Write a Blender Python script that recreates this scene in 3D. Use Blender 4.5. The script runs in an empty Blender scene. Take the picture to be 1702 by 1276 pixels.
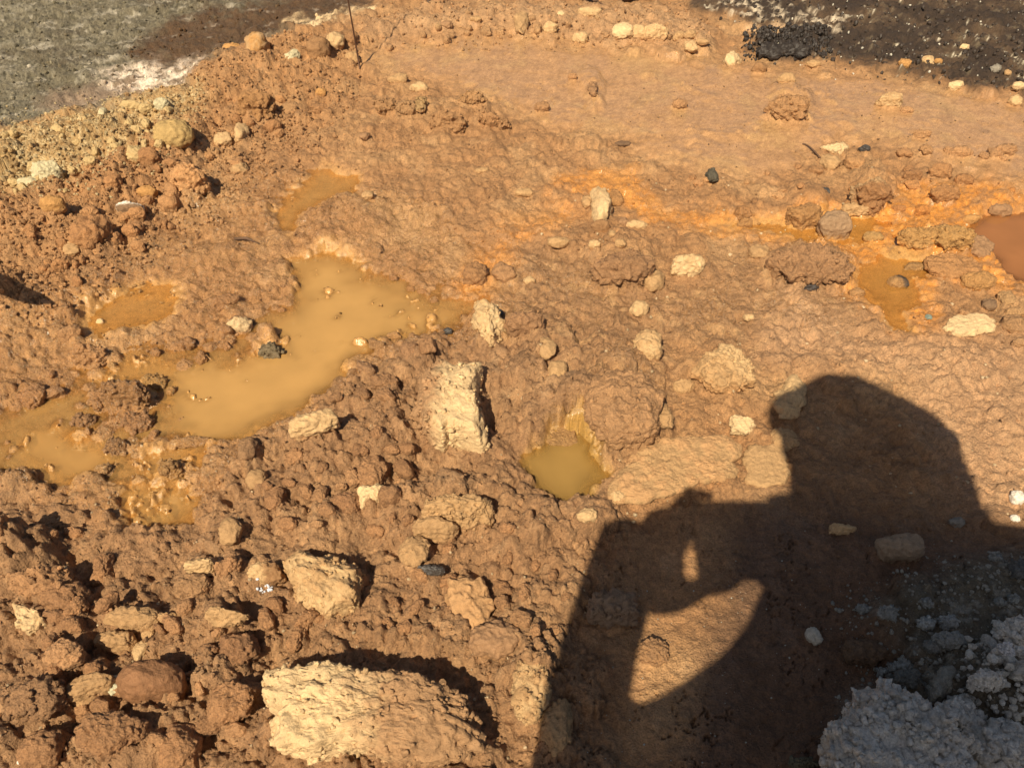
import bpy, math, random
import numpy as np
from mathutils import Vector

R = math.radians
scene = bpy.context.scene

# ------------------------------------------------------------------ camera
H = 1.30                      # the phone is held 1.3 m above the mud
PITCH = R(44.0)
FPX = 1378.0                  # focal length in pixels of the 1702 px wide photograph
CX, CY = 851.0, 638.0
cam_data = bpy.data.cameras.new('camera')
cam_data.sensor_width = 36.0
cam_data.lens = 36.0 * FPX / 1702.0
cam_data.clip_start = 0.02
cam_data.clip_end = 2000.0
cam = bpy.data.objects.new('camera', cam_data)
cam.location = (0, 0, H)
cam.rotation_euler = (R(90) - PITCH, 0, 0)
scene.collection.objects.link(cam)
scene.camera = cam

cP, sP = math.cos(PITCH), math.sin(PITCH)


def ray(u, v):
    a, b = (u - CX) / FPX, -(v - CY) / FPX
    return np.array([a, cP + b * sP, -sP + b * cP])


def G(u, v, z=0.0):
    """point at height z on the line of sight through a place of the photograph"""
    d = ray(u, v)
    t = (z - H) / d[2]
    return np.array([d[0] * t, d[1] * t, z])


def slant(u, v, z=0.0):
    p = G(u, v, z)
    return p[1] * cP + (H - p[2]) * sP


def uv_of(x, y):
    dep = np.maximum(y * cP + H * sP, 0.12)
    return CX + FPX * x / dep, CY - FPX * (y * sP - H * cP) / dep


# ------------------------------------------------------------------ sun and sky
ANTI = ray(1188, 846)                        # shadow of the lens falls here
ANTI = ANTI / np.linalg.norm(ANTI)
SUN_EL = math.asin(-ANTI[2])
SUNDIR = Vector(-ANTI)
SUN_AZ = math.atan2(SUNDIR.x, SUNDIR.y)      # from +Y towards +X
world = bpy.data.worlds.new('World')
scene.world = world
world.use_nodes = True
wn = world.node_tree
wn.nodes.clear()
sky = wn.nodes.new('ShaderNodeTexSky')
sky.sky_type = 'NISHITA'
sky.sun_disc = False
sky.sun_elevation = SUN_EL
sky.sun_rotation = SUN_AZ
sky.air_density = 1.0
sky.dust_density = 2.5
bg = wn.nodes.new('ShaderNodeBackground')
bg.inputs['Strength'].default_value = 0.05
wo = wn.nodes.new('ShaderNodeOutputWorld')
wn.links.new(sky.outputs[0], bg.inputs[0])
wn.links.new(bg.outputs[0], wo.inputs[0])
sl = bpy.data.lights.new('sun', 'SUN')
sl.energy = 4.9
sl.angle = R(0.53)
sl.color = (1.0, 0.88, 0.66)
sun = bpy.data.objects.new('sun', sl)
sun.rotation_euler = SUNDIR.to_track_quat('Z', 'Y').to_euler()
sun.location = (0, 0, 5)
scene.collection.objects.link(sun)
scene.view_settings.view_transform = 'Standard'
scene.view_settings.look = 'None'
scene.view_settings.exposure = 0.4
scene.view_settings.gamma = 1.0
scene.view_settings.use_curve_mapping = False

# ------------------------------------------------------------------ noise


def _h2(ix, iy, seed):
    h = (ix.astype(np.int64) * 374761393 + iy.astype(np.int64) * 668265263 + seed * 144665) & 0xFFFFFFFF
    h = ((h ^ (h >> 13)) * 1274126177) & 0xFFFFFFFF
    return (h ^ (h >> 16)) & 0xFFFFFFFF


def n2(x, y, seed=0):
    fx, fy = np.floor(x), np.floor(y)
    dx, dy = (x - fx).astype(np.float32), (y - fy).astype(np.float32)
    ix, iy = fx.astype(np.int64), fy.astype(np.int64)
    sx = dx * dx * dx * (dx * (dx * 6 - 15) + 10)
    sy = dy * dy * dy * (dy * (dy * 6 - 15) + 10)
    out = 0
    for a in (0, 1):
        for b in (0, 1):
            ang = _h2(ix + a, iy + b, seed).astype(np.float32) * np.float32(2 * math.pi / 4294967296.0)
            g = np.cos(ang) * (dx - a) + np.sin(ang) * (dy - b)
            out = out + g * (sx if a else 1 - sx) * (sy if b else 1 - sy)
    return out * 1.5


def fbm2(x, y, seed=0, octv=4, gain=0.5):
    s, a, t = 0, 1.0, 0
    for i in range(octv):
        s = s + a * n2(x * 2.03 ** i + 17.3 * i, y * 2.03 ** i - 9.1 * i, seed + i)
        t += a
        a *= gain
    return s / t


def n3(P, seed=0):
    f = np.floor(P)
    d = P - f
    i = f.astype(np.int64)
    s = d * d * d * (d * (d * 6 - 15) + 10)
    out = 0
    for a in (0, 1):
        for b in (0, 1):
            for c in (0, 1):
                h = _h2(i[:, 0] + a + 57 * (i[:, 2] + c), i[:, 1] + b + 131 * (i[:, 2] + c), seed)
                gx = (h & 1023) / 511.5 - 1
                gy = ((h >> 10) & 1023) / 511.5 - 1
                gz = ((h >> 20) & 1023) / 511.5 - 1
                g = gx * (d[:, 0] - a) + gy * (d[:, 1] - b) + gz * (d[:, 2] - c)
                w = (s[:, 0] if a else 1 - s[:, 0]) * (s[:, 1] if b else 1 - s[:, 1]) * (s[:, 2] if c else 1 - s[:, 2])
                out = out + g * w
    return out


def fbm3(P, seed=0, octv=3, gain=0.5):
    s, a, t = 0, 1.0, 0
    for k in range(octv):
        s = s + a * n3(P * 2.07 ** k + 11.7 * k, seed + k)
        t += a
        a *= gain
    return s / t


def sst(a, b, x):
    t = np.clip((x - a) / (b - a), 0, 1)
    return t * t * (3 - 2 * t)


def _poly_sd(poly, U, V):
    """signed distance to a polygon, positive inside"""
    P = np.array(poly, np.float32)
    d2 = np.full(U.shape, 1e12, np.float32)
    ins = np.zeros(U.shape, bool)
    n = len(P)
    for i in range(n):
        ax, ay = P[i]
        bx, by = P[(i + 1) % n]
        ex, ey = bx - ax, by - ay
        wx, wy = U - ax, V - ay
        t = np.clip((wx * ex + wy * ey) / (ex * ex + ey * ey + 1e-9), 0, 1)
        wx -= ex * t
        wy -= ey * t
        d2 = np.minimum(d2, wx * wx + wy * wy)
        if ey != 0:
            c = (ay > V) != (by > V)
            c &= (U < (bx - ax) * (V - ay) / ey + ax)
            ins ^= c
    d = np.sqrt(d2)
    return np.where(ins, d, -d)


def poly_sd(poly, U, V, margin=130):
    P = np.array(poly, float)
    near = (U > P[:, 0].min() - margin) & (U < P[:, 0].max() + margin) & (V > P[:, 1].min() - margin) & (V < P[:, 1].max() + margin)
    out = np.full(U.shape, -margin, np.float32)
    out[near] = _poly_sd(poly, U[near].astype(np.float32), V[near].astype(np.float32))
    return out


def lumps2(x, y, seed):
    """rounded lumps packed side by side, 1 on top, 0 in the joints"""
    fx, fy = np.floor(x).astype(np.int64), np.floor(y).astype(np.int64)
    best = np.full(x.shape, 9.0, np.float32)
    for a in (-1, 0, 1):
        for b in (-1, 0, 1):
            h = _h2(fx + a, fy + b, seed)
            cx = fx + a + (h & 65535) / 65535.0
            cy = fy + b + ((h >> 16) & 65535) / 65535.0
            sz = .75 + .5 * ((h >> 5) & 255) / 255.0
            best = np.minimum(best, ((x - cx) ** 2 + (y - cy) ** 2) * sz * 1.6)
    return np.sqrt(np.clip(1 - best, 0, 1))


# ------------------------------------------------------------------ grid of the ground
def steps(stops):
    out = [stops[0][0]]
    for (a, da), (b, db) in zip(stops[:-1], stops[1:]):
        x = out[-1]
        while x < b - 1e-6:
            t = (x - a) / (b - a)
            x += da + (db - da) * max(0, min(1, t))
            out.append(min(x, b))
    return np.array(out)


def wof(y):
    return np.sqrt(H * H + np.maximum(y, -6.0) ** 2)      # slant distance from the lens


# rows: distance forward; the angular step is even inside the field of view
phi = steps([(-77, 3.0), (-40, 1.2), (-5, 0.45), (17, 0.105), (71.5, 0.080), (75, 0.16), (80, 0.5), (88.2, 1.0)])
ys = H * np.tan(np.radians(phi))
ss = steps([(-6.0, 0.5), (-1.7, 0.03), (-1.05, 0.009), (-0.66, 0.00175), (0.66, 0.00175), (1.05, 0.009), (1.7, 0.03), (6.0, 0.5)])
# keep neighbouring steps smooth
NY, NX = len(ys), len(ss)
W = wof(ys)
X = (ss[None, :] * W[:, None]).astype(np.float64)
Y = np.repeat(ys[:, None], NX, 1)
print('ground grid', NX, NY, NX * NY)
U0, V0 = uv_of(X, Y)
wu = fbm2(X * 9, Y * 9, 3, 3) * 26 + fbm2(X * 40, Y * 40, 9, 2) * 9
wv = fbm2(X * 9 + 50, Y * 9, 5, 3) * 20 + fbm2(X * 40 + 30, Y * 40, 8, 2) * 7
U, V = (U0 + wu).astype(np.float32), (V0 + wv).astype(np.float32)


def mask(poly, soft=20, grow=0):
    return sst(-soft, soft, poly_sd(poly, U, V) + grow)


# places in the photograph's own pixel frame, read as a map of the flat ground
PUDDLES = {
 'main': [(478, 425), (560, 412), (600, 440), (640, 470), (700, 495), (765, 520), (720, 552), (640, 566), (600, 596), (535, 655), (470, 692), (400, 728), (330, 735), (285, 705), (278, 655), (305, 615), (350, 592), (420, 590), (455, 565), (440, 540), (485, 505), (500, 470)],
 'upper': [(462, 350), (492, 300), (545, 276), (592, 288), (602, 318), (545, 330), (508, 352), (496, 386), (466, 384)],
 'left': [(12, 715), (80, 698), (160, 725), (190, 760), (168, 796), (130, 806), (88, 786), (40, 762)],
 'lower': [(190, 815), (240, 788), (300, 798), (335, 830), (318, 872), (270, 886), (222, 872), (198, 842)],
 'silted': [(148, 505), (200, 472), (270, 466), (305, 488), (292, 520), (240, 548), (172, 560), (140, 540)],
 'side': [(150, 628), (215, 590), (290, 600), (318, 620), (292, 668), (240, 655), (180, 662)],
 'link': [(225, 745), (300, 722), (350, 738), (330, 770), (280, 800), (240, 790)],
 'round': [(882, 742), (918, 706), (968, 710), (1000, 742), (1010, 790), (985, 832), (930, 830), (888, 808), (868, 772)],
 'orange': [(1418, 472), (1440, 428), (1492, 406), (1545, 420), (1552, 450), (1522, 470), (1532, 502), (1512, 522), (1518, 552), (1474, 550), (1460, 512), (1430, 490)],
 'red': [(1606, 376), (1640, 348), (1702, 340), (1800, 350), (1810, 470), (1690, 466), (1650, 424), (1622, 394)],
 'band': [(1330, 366), (1400, 350), (1470, 362), (1440, 398), (1370, 404), (1300, 396), (1240, 384), (1180, 372), (1250, 362)],
}
M = {k: mask(p, 13) for k, p in PUDDLES.items()}
WATER = np.zeros_like(U)
WETZ = mask([(0, 580), (200, 540), (430, 470), (560, 400), (700, 440), (760, 500), (700, 560), (440, 600), (340, 730), (330, 860), (200, 880), (20, 800)], 40)
DEEP = dict(main=.040, upper=.018, left=.018, lower=.018, silted=.010, side=.012, link=.013, round=.035, orange=.014, red=.035, band=.008)
LEVEL = dict(main=-.006, upper=-.005, left=-.006, lower=-.006, silted=-.0065, side=-.006, link=-.006, round=-.010, orange=-.0045, red=-.010, band=-.005)
basin = np.zeros_like(U)
for k in M:
    WATER = np.maximum(WATER, M[k])
    basin = np.maximum(basin, sst(-24, 52, poly_sd(PUDDLES[k], U, V)) ** 1.3 * DEEP[k] * 1.25 - M[k] * (LEVEL[k] + .001))

FLOODP = [(-30, 690), (60, 650), (120, 640), (150, 600), (230, 580), (330, 575), (400, 560), (440, 520), (480, 500), (470, 600), (330, 600), (300, 650), (290, 710), (340, 745), (345, 800), (335, 870), (220, 880), (185, 810), (60, 800), (-30, 760)]
FLOOD2 = [(620, 455), (720, 470), (800, 500), (790, 540), (700, 560), (640, 520)]
FLOOD = np.maximum(mask(FLOODP, 26), mask(FLOOD2, 18)) * (1 - .8 * WATER)
rim = [(-900, 330), (0, 218), (100, 190), (195, 182), (240, 158), (310, 150), (330, 112), (400, 74), (470, 66), (500, 50), (560, 40), (612, -20), (650, -160)]
GREY = mask(rim + [(650, -900), (-2500, -900), (-2500, 330)], 16)
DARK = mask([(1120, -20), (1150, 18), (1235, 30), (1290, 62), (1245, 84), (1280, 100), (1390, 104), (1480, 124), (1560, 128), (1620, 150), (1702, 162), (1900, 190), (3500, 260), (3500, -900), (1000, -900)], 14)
BLACKHEAP = mask([(1240, 90), (1255, 66), (1300, 56), (1350, 70), (1362, 92), (1310, 100), (1270, 96)], 10)
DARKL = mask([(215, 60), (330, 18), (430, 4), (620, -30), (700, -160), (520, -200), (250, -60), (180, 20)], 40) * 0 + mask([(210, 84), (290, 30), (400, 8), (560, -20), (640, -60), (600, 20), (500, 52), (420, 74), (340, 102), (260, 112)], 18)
SALT = mask([(190, 150), (165, 128), (215, 104), (262, 106), (330, 98), (330, 130), (290, 152), (235, 158)], 16)
SALT2 = mask([(470, 44), (500, 24), (560, 26), (620, 8), (610, 30), (560, 46), (520, 54)], 9)
YELLOW = mask([(-300, 260), (0, 226), (150, 196), (250, 170), (330, 158), (352, 190), (300, 232), (232, 268), (170, 300), (90, 340), (0, 350), (-300, 400)], 26)
BANK = mask([(-900, 360), (0, 240), (130, 205), (250, 180), (340, 140), (420, 95), (500, 72), (590, 60), (600, 110), (520, 160), (430, 200), (350, 260), (280, 320), (200, 400), (120, 520), (60, 560), (-400, 650), (-900, 700)], 60)
SILT = mask([(612, 118), (640, 84), (760, 62), (840, 62), (1000, 84), (1110, 98), (1180, 112), (1300, 118), (1500, 142), (1702, 176), (2200, 260), (2200, 330), (1702, 300), (1560, 275), (1470, 240), (1390, 232), (1280, 300), (1150, 290), (1040, 228), (930, 214), (850, 190), (790, 160), (720, 128)], 18)
TOPSTRIP = mask([(600, 60), (700, 20), (900, 10), (1100, 20), (1180, 50), (1180, 90), (1080, 90), (960, 70), (860, 58), (720, 62), (640, 84)], 16)
ORANGE = np.maximum(mask([(900, 320), (950, 288), (1050, 286), (1080, 320), (1110, 350), (1200, 352), (1300, 362), (1380, 340), (1500, 312), (1640, 305), (1760, 330), (1780, 490), (1560, 470), (1560, 540), (1490, 566), (1440, 500), (1400, 480), (1420, 430), (1300, 408), (1180, 386), (1080, 376), (1020, 330), (960, 316)], 22),
                    0.75 * mask([(790, 410), (850, 370), (950, 330), (960, 360), (860, 410), (820, 470), (780, 520), (760, 480)], 30))
MAUVE = mask([(850, 400), (960, 420), (1120, 470), (1200, 440), (1300, 400), (1430, 420), (1460, 520), (1340, 600), (1240, 590), (1110, 560), (1110, 700), (1010, 740), (900, 690), (760, 600), (640, 560), (770, 540), (850, 500)], 45)
NEAR = mask([(-1500, 830), (0, 800), (180, 880), (330, 870), (420, 720), (560, 640), (660, 570), (800, 560), (1000, 640), (1040, 860), (1000, 1000), (1100, 2400), (-2500, 2400)], 60)
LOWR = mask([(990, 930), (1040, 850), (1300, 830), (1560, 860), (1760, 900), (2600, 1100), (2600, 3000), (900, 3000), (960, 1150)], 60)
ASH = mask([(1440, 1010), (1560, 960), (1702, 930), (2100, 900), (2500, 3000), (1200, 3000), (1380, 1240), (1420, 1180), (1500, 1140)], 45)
PALEBAND = mask([(20, 260), (160, 240), (220, 300), (120, 350), (20, 340)], 40)
OUT = sst(6.0, 12.0, np.abs(X) + np.abs(Y))

# ------------------------------------------------------------------ relief of the ground
def at_map(A, u, v):
    """read a map of the ground where a place of the photograph falls"""
    p = G(u, v)
    return at_xy(A, p[0], p[1])


def at_xy(A, x, y):
    j = int(np.clip(np.searchsorted(ys, y), 1, NY - 2))
    i = int(np.clip(np.searchsorted(ss, x / W[j]), 1, NX - 2))
    return float(A[j, i])


f1 = fbm2(X * 2.2, Y * 2.2, 21, 3)
f2 = fbm2(X * 9, Y * 9, 31, 4)
f3 = fbm2(X * 38, Y * 38, 41, 4, 0.6)
f4 = fbm2(X * 130, Y * 130, 51, 3, 0.6)
rough = np.clip(0.75 - 0.72 * SILT - 0.35 * WATER + 0.45 * BANK + 0.4 * NEAR - 0.35 * LOWR - 0.05 * GREY + 0.35 * TOPSTRIP - 0.25 * ORANGE, 0.05, 1.6)
Z = 0.010 * f1 + 0.022 * f2 * rough + 0.012 * f3 * rough
Z = Z + 0.075 * BANK * (0.75 + 0.7 * f1) + 0.030 * TOPSTRIP + 0.022 * NEAR * (0.6 + 1.2 * f2)
Z = Z - 0.02 * GREY + GREY * (.020 * np.abs(f2) + .012 * f3) + DARK * (.018 * np.abs(f2) + .012 * f3) + 0.012 * SILT + 0.012 * DARK + 0.015 * BLACKHEAP + 0.05 * ASH
# dry ground stands just above the water
Z = np.where(WATER < 0.5, np.maximum(Z, -0.004 + 0.3 * Z), Z)
Z = Z * (1 - 0.75 * WATER) * (1 - .3 * FLOOD) - basin - .021 * FLOOD
# soft humps of soil: u, v, half width, half height (pixels), rise in metres, smooth soil
HUMPS = [(1022, 650, 85, 110, .050), (1038, 432, 62, 44, .040), (1352, 436, 80, 40, .032), (1315, 168, 38, 24, .035),
         (705, 590, 40, 50, .025), (900, 590, 70, 90, .025), (870, 536, 34, 24, .020), (1450, 300, 34, 28, .04),
         (1345, 336, 34, 24, .03), (1550, 395, 64, 34, .028), (740, 190, 100, 26, .030), (985, 150, 22, 36, .022),
         (210, 660, 60, 46, .026), (225, 745, 30, 26, .02), (275, 730, 34, 18, .016), (580, 380, 90, 60, .02),
         (360, 430, 70, 34, .022), (445, 565, 28, 22, .03), (760, 825, 62, 36, .045), (560, 790, 70, 60, .03),
         (45, 940, 60, 56, .075), (60, 1150, 64, 54, .05), (145, 800, 36, 26, .02), (30, 1240, 60, 60, .05),
         (370, 1150, 60, 60, .04), (270, 1225, 70, 60, .04), (880, 1115, 40, 60, .045), (130, 720, 30, 20, .012),
         (420, 770, 70, 30, .02), (650, 720, 60, 70, .04), (1140, 785, 120, 50, .014), (1195, 610, 70, 40, .02),
         (1420, 620, 70, 40, .014), (1560, 600, 90, 60, .02), (870, 880, 60, 60, .03), (700, 1060, 90, 50, .02),
         (1450, 1062, 44, 36, .03), (1640, 1170, 100, 70, .05), (400, 140, 70, 40, .03), (300, 265, 60, 50, .03),
         (660, 850, 60, 40, .03), (1500, 420, 40, 20, .012), (520, 470, 0, 0, 0), (600, 240, 120, 50, .02), (760, 340, 120, 60, .012)]


def local(x, y, r):
    j0, j1 = np.searchsorted(ys, y - r), np.searchsorted(ys, y + r)
    if j1 - j0 < 1:
        return None
    wmin, wmax = min(W[j0], W[min(j1, NY - 1)]), max(W[j0], W[min(j1, NY - 1)])
    a, b = x - r, x + r
    s0, s1 = min(a / wmin, a / wmax), max(b / wmin, b / wmax)
    i0, i1 = np.searchsorted(ss, s0), np.searchsorted(ss, s1)
    if i1 - i0 < 1:
        return None
    return slice(j0, j1), slice(i0, i1)


for hu, hv, a, b, hh in HUMPS:
    if hh == 0:
        continue
    p = G(hu, hv)
    sc = slant(hu, hv) / FPX
    ra = a * sc
    rb = b * sc / max(0.35, abs(math.sin(math.atan2(H, p[1]))))
    L = local(p[0], p[1], max(ra, rb) * 1.5)
    if L is None:
        continue
    dx, dy = (X[L] - p[0]) / ra, (Y[L] - p[1]) / rb
    th = np.arctan2(dy, dx)
    q = np.sqrt(dx * dx + dy * dy) * (1 + 0.22 * n2(np.cos(th) * 1.7 + hu, np.sin(th) * 1.7 + hv, 5) + 0.25 * f2[L])
    Z[L] += hh * np.clip(1 - q * q, 0, 1) ** .85 * (1 + 0.5 * f3[L])

# kneaded mud: rounded swells with sharp creases between them
wx2, wy2 = X + .02 * f2, Y + .02 * f1
bil = np.zeros_like(X)
for i, (fr, am) in enumerate([(9, .012), (21, .0060), (47, .0030)]):
    nn = n2(wx2 * fr + 3.1 * i, wy2 * fr - 7.7 * i, 300 + i)
    bil = bil + am * (np.sqrt(nn * nn + .0012) * 1.6 - .45)
lx, ly = X + .010 * f3 + .012 * f2, Y + .010 * f4 + .012 * f1
lum = np.zeros_like(X)
for i, (size, am) in enumerate([(.050, .014), (.024, .0085), (.0125, .0050)]):
    pm = sst(-.15, .30, fbm2(X * 6.5 + 5 * i, Y * 6.5, 170 + i, 2))
    lum = lum + am * pm * (lumps2(lx / size, ly / size, 400 + i) * (1 + .5 * f3) - .35)
isl = sst(.02, .42, fbm2(X * 4.2, Y * 4.2, 71, 3) + .35 * f2)
patch = .30 + .85 * sst(-.28, .25, fbm2(X * 5.3, Y * 5.3, 72, 3))
Z = Z + (bil * patch + lum) * np.clip(.95 * rough + .55 * SILT * isl, .04, 1.25) * (1 - .55 * LOWR) * (1 - .9 * WATER)

# clods: rounded lumps pressed into one another with sharp creases between them
amp = np.clip(0.66 - 0.60 * SILT - 0.05 * GREY - 0.15 * DARK + 0.62 * BANK + 0.42 * NEAR - 0.42 * LOWR + 0.2 * TOPSTRIP - 0.3 * ORANGE - 0.12 * MAUVE + 0.35 * ASH, 0.03, 1.3)
amp = (amp + .16 * SILT * isl) * (1 - 0.70 * WATER) * (0.35 + 1.0 * sst(-.45, .35, fbm2(X * 3.1, Y * 3.1, 61, 3)))
dens_r = sst(-0.35, 0.25, f2 + 0.5 * f1)
rng = np.random.RandomState(7)
clods = []
Zb = Z.copy()


def stamp(x, y, r, ar, rot, hgt, embed, k, T, base=None):
    L = local(x, y, r * 1.3)
    if L is None:
        return
    dx, dy = X[L] - x, Y[L] - y
    c, s = math.cos(rot), math.sin(rot)
    a, b = (c * dx + s * dy) / r, (-s * dx + c * dy) / (r * ar)
    # planes cut the round lump so it has a few worn faces
    q = np.sqrt(a * a + b * b)
    for m in range(3):
        t = k * 2.4 + m * 2.1 + math.sin(k * 7.7 + m) * 0.6
        q = np.maximum(q, (a * math.cos(t) + b * math.sin(t)) * (1.15 + .15 * math.sin(k * 5 + m)))
    q = q + 0.42 * f4[L] * min(1.0, 0.010 / r + 0.3) + 0.40 * f3[L]
    prof = np.clip(1 - np.clip(q, 0, 2) ** 2.2, 0, 1) ** 0.7
    prof = np.minimum(prof, 0.78 + 0.3 * f3[L] + 0.25 * (a * math.cos(k * 3) + b * math.sin(k * 3)))
    base = at_xy(Zb, x, y) if base is None else base
    tilt = (a * math.cos(k) + b * math.sin(k)) * 0.25
    hb = base - embed + (hgt + embed) * prof * (1 + tilt)
    T[L] = np.where(q < 1, np.maximum(T[L], hb), T[L])


layers = [(1500, .020, .050, .42), (7000, .009, .022, .55), (48000, .0035, .010, .85)]
frame_poly = None
for li, (num, r0, r1, hr) in enumerate(layers):
    # even over the ground in sight, thinned by zone
    num = int(num * 1.3)
    yy = rng.uniform(0.15, 4.4, num * 3)
    xx = rng.uniform(-1, 1, num * 3) * 0.95 * wof(yy)
    keep = rng.rand(num * 3) < 0.72 * wof(yy) / (0.72 * 4.6)
    xx, yy = xx[keep], yy[keep]
    if li == 2:
        near = rng.rand(len(xx)) < np.clip(1.5 - yy / 3.6, 0.25, 1)
        xx, yy = xx[near], yy[near]
    for x, y in zip(xx, yy):
        am = at_xy(amp, x, y)
        de = at_xy(dens_r, x, y)
        if rng.rand() > (am * 1.35 + 0.05) * (0.35 + 0.65 * de if li < 2 else 1.0):
            continue
        r = r0 + (r1 - r0) * rng.rand() ** 2.0
        r *= 0.7 + 0.45 * min(am, 1.1)
        stamp(x, y, r, rng.uniform(.65, 1), rng.uniform(0, 6.3), r * hr * (0.35 + 0.75 * am) * rng.uniform(.6, 1.2), r * .3, rng.uniform(0, 9), Z)
    Zb = Zb * 0.35 + Z * 0.65
# glossy lumps of mud standing out of the shallow water on the left
for i in range(1700):
    u, v = rng.uniform(0, 780), rng.uniform(400, 890)
    p = G(u, v)
    if at_xy(WETZ, p[0], p[1]) < .5:
        continue
    wt = at_xy(WATER, p[0], p[1])
    if wt > .93 and rng.rand() < .86:
        continue
    r = .006 + .020 * rng.rand() ** 2
    if wt > .5:
        for q in range(rng.randint(1, 4)):
            rr = r * rng.uniform(.4, 1.0)
            stamp(p[0] + rng.normal() * r, p[1] + rng.normal() * r, rr, rng.uniform(.4, .9), rng.uniform(0, 6.3), rr * rng.uniform(.3, .75) + .001, .014, rng.uniform(0, 9), Z, -.004)
    else:
        stamp(p[0], p[1], r, rng.uniform(.6, 1), rng.uniform(0, 6.3), r * rng.uniform(.5, .9), .004, rng.uniform(0, 9), Z)
# fine crumb and shrinkage cracks in the drying mud
crk = np.abs(fbm2(X * 7 + 3 * f2, Y * 7 + 3 * f2, 77, 3))
crz = np.clip(MAUVE + 0.5 * ORANGE + 0.7 * LOWR + 0.35 * SILT + 0.6 * NEAR, 0, 1) * (1 - WATER)
Z = Z - 0.017 * crz * (1 - sst(0.0, 0.015, crk)) * sst(-0.1, 0.15, f2)
f5 = fbm2(X * 330, Y * 330, 57, 2)
Z = Z + (f4 * 0.0050 - np.abs(f4) * .0035 + f5 * .0016) * np.clip(rough * (1 - .8 * SILT), 0.06, 1.2) * (1 - 0.8 * WATER)
rp = fbm2(X * 14 + f2 * 2, Y * 40, 88, 3)
Z = Z + rp * 0.0013 * np.clip(SILT + 0.6 * ORANGE, 0, 1) * (1 - WATER)
Z = Z * (1 - OUT) + fbm2(X * .15, Y * .15, 4, 3) * 0.25 * OUT * sst(8, 40, np.abs(Y))

# ------------------------------------------------------------------ colour of the ground (soil tones; the lower right is also darkened for shade)
c3 = lambda *c: np.array(c, np.float32)[None, None, :]
n_a = fbm2(X * 5, Y * 5, 101, 4)
n_b = fbm2(X * 22, Y * 22, 111, 4, .6)
n_c = fbm2(X * 85, Y * 85, 121, 3, .6)
BROWN, TAN, SILTC = c3(.335, .180, .078), c3(.46, .27, .125), c3(.350, .203, .098)


def lay(C, m, col):
    m = np.clip(m, 0, 1)[..., None]
    return C * (1 - m) + col * m


C = np.repeat(np.repeat(BROWN, NY, 0), NX, 1)
C = lay(C, sst(-.2, .5, n_a), TAN * .9)
C = lay(C, MAUVE * .8, c3(.315, .178, .085))
C = lay(C, MAUVE * sst(.05, .4, n_b) * .6, c3(.40, .245, .115))
C = lay(C, mask([(1300, 480), (1460, 560), (1702, 560), (2300, 600), (2300, 900), (1600, 880), (1500, 640), (1260, 600)], 50) * .7, c3(.46, .28, .155))
C = lay(C, NEAR * .75, c3(.285, .160, .078))
C = lay(C, NEAR * sst(0, .4, n_b + .5 * n_a) * .5, c3(.38, .225, .11))
C = lay(C, SILT * .95, SILTC * 1.05)
C = lay(C, SILT * sst(.0, .4, n_a + .4 * n_b) * .45, c3(.35, .225, .100))
C = lay(C, BANK * .6, c3(.37, .195, .080))
C = lay(C, YELLOW * (.75 + .4 * n_b), c3(.41, .285, .125))
C = lay(C, YELLOW * sst(.1, .35, n_c + .6 * n_b) * .7, c3(.56, .45, .26))
C = lay(C, TOPSTRIP * .5, c3(.45, .28, .15))
C = lay(C, ORANGE * (.30 + .70 * sst(-.25, .12, n_b + .7 * n_a + .5 * n_c)), c3(.48, .205, .045))
C = lay(C, ORANGE * sst(.1, .4, n_b + n_a) * .45, c3(.44, .24, .085))
LOWSHADE = LOWR * sst(-40, 60, U - 1180 + (V - 1000) * .2)  # dark mud, its colour deepened further to paint in the photographer's shadow
C = lay(C, LOWSHADE * .9, c3(.125, .066, .033))
C = lay(C, LOWSHADE * sst(0, .35, n_a + .6 * n_b) * .5, c3(.19, .105, .055))
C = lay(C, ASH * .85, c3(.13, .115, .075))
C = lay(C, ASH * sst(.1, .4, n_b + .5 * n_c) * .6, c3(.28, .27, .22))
C = lay(C, WATER, c3(.40, .225, .080))
C = lay(C, M['round'], c3(.30, .18, .055))
C = lay(C, M['red'], c3(.33, .15, .055))
C = lay(C, GREY, c3(.160, .137, .088))
C = lay(C, GREY * sst(-.05, .4, n_a + .5 * n_b) * .7, c3(.26, .232, .165))
C = lay(C, GREY * sst(-.05, .3, n_b + .4 * n_c) * .75, c3(.075, .066, .038))
C = lay(C, GREY * sst(.0, .35, fbm2(X * 2.6, Y * 2.6, 140, 3)) * .7, c3(.095, .072, .042))
C = lay(C, GREY * sst(.08, .30, n_c + .5 * n_b) * .8, c3(.055, .047, .028))
C = lay(C, GREY * sst(.10, .30, -n_c + .4 * n_b) * .5, c3(.30, .27, .19))
streak = fbm2(X * 9 + Y * 2.5, Y * 17 - X * 6, 131, 5, .68)
C = lay(C, GREY * sst(.12, .40, streak + .3 * n_b) * .75, c3(.42, .38, .30))
C = lay(C, np.clip(DARKL * 1.1 + DARKL * n_b, 0, 1) * .9, c3(.085, .042, .016))  # dark brown patch at the upper left
C = lay(C, GREY * mask([(60, 170), (200, 120), (340, 100), (320, 150), (230, 170), (100, 190)], 20) * .8, c3(.27, .19, .13))
C = lay(C, SALT * sst(-.22, .12, n_b + .5 * streak), c3(.72, .60, .48))
C = lay(C, SALT2 * sst(-.3, .1, n_b), c3(.70, .52, .30))
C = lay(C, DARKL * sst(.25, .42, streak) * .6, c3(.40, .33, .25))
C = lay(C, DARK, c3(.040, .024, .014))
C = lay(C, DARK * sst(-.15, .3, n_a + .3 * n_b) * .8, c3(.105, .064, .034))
C = lay(C, DARK * sst(.18, .34, n_b + .4 * n_a) * .55, c3(.15, .12, .075))
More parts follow.
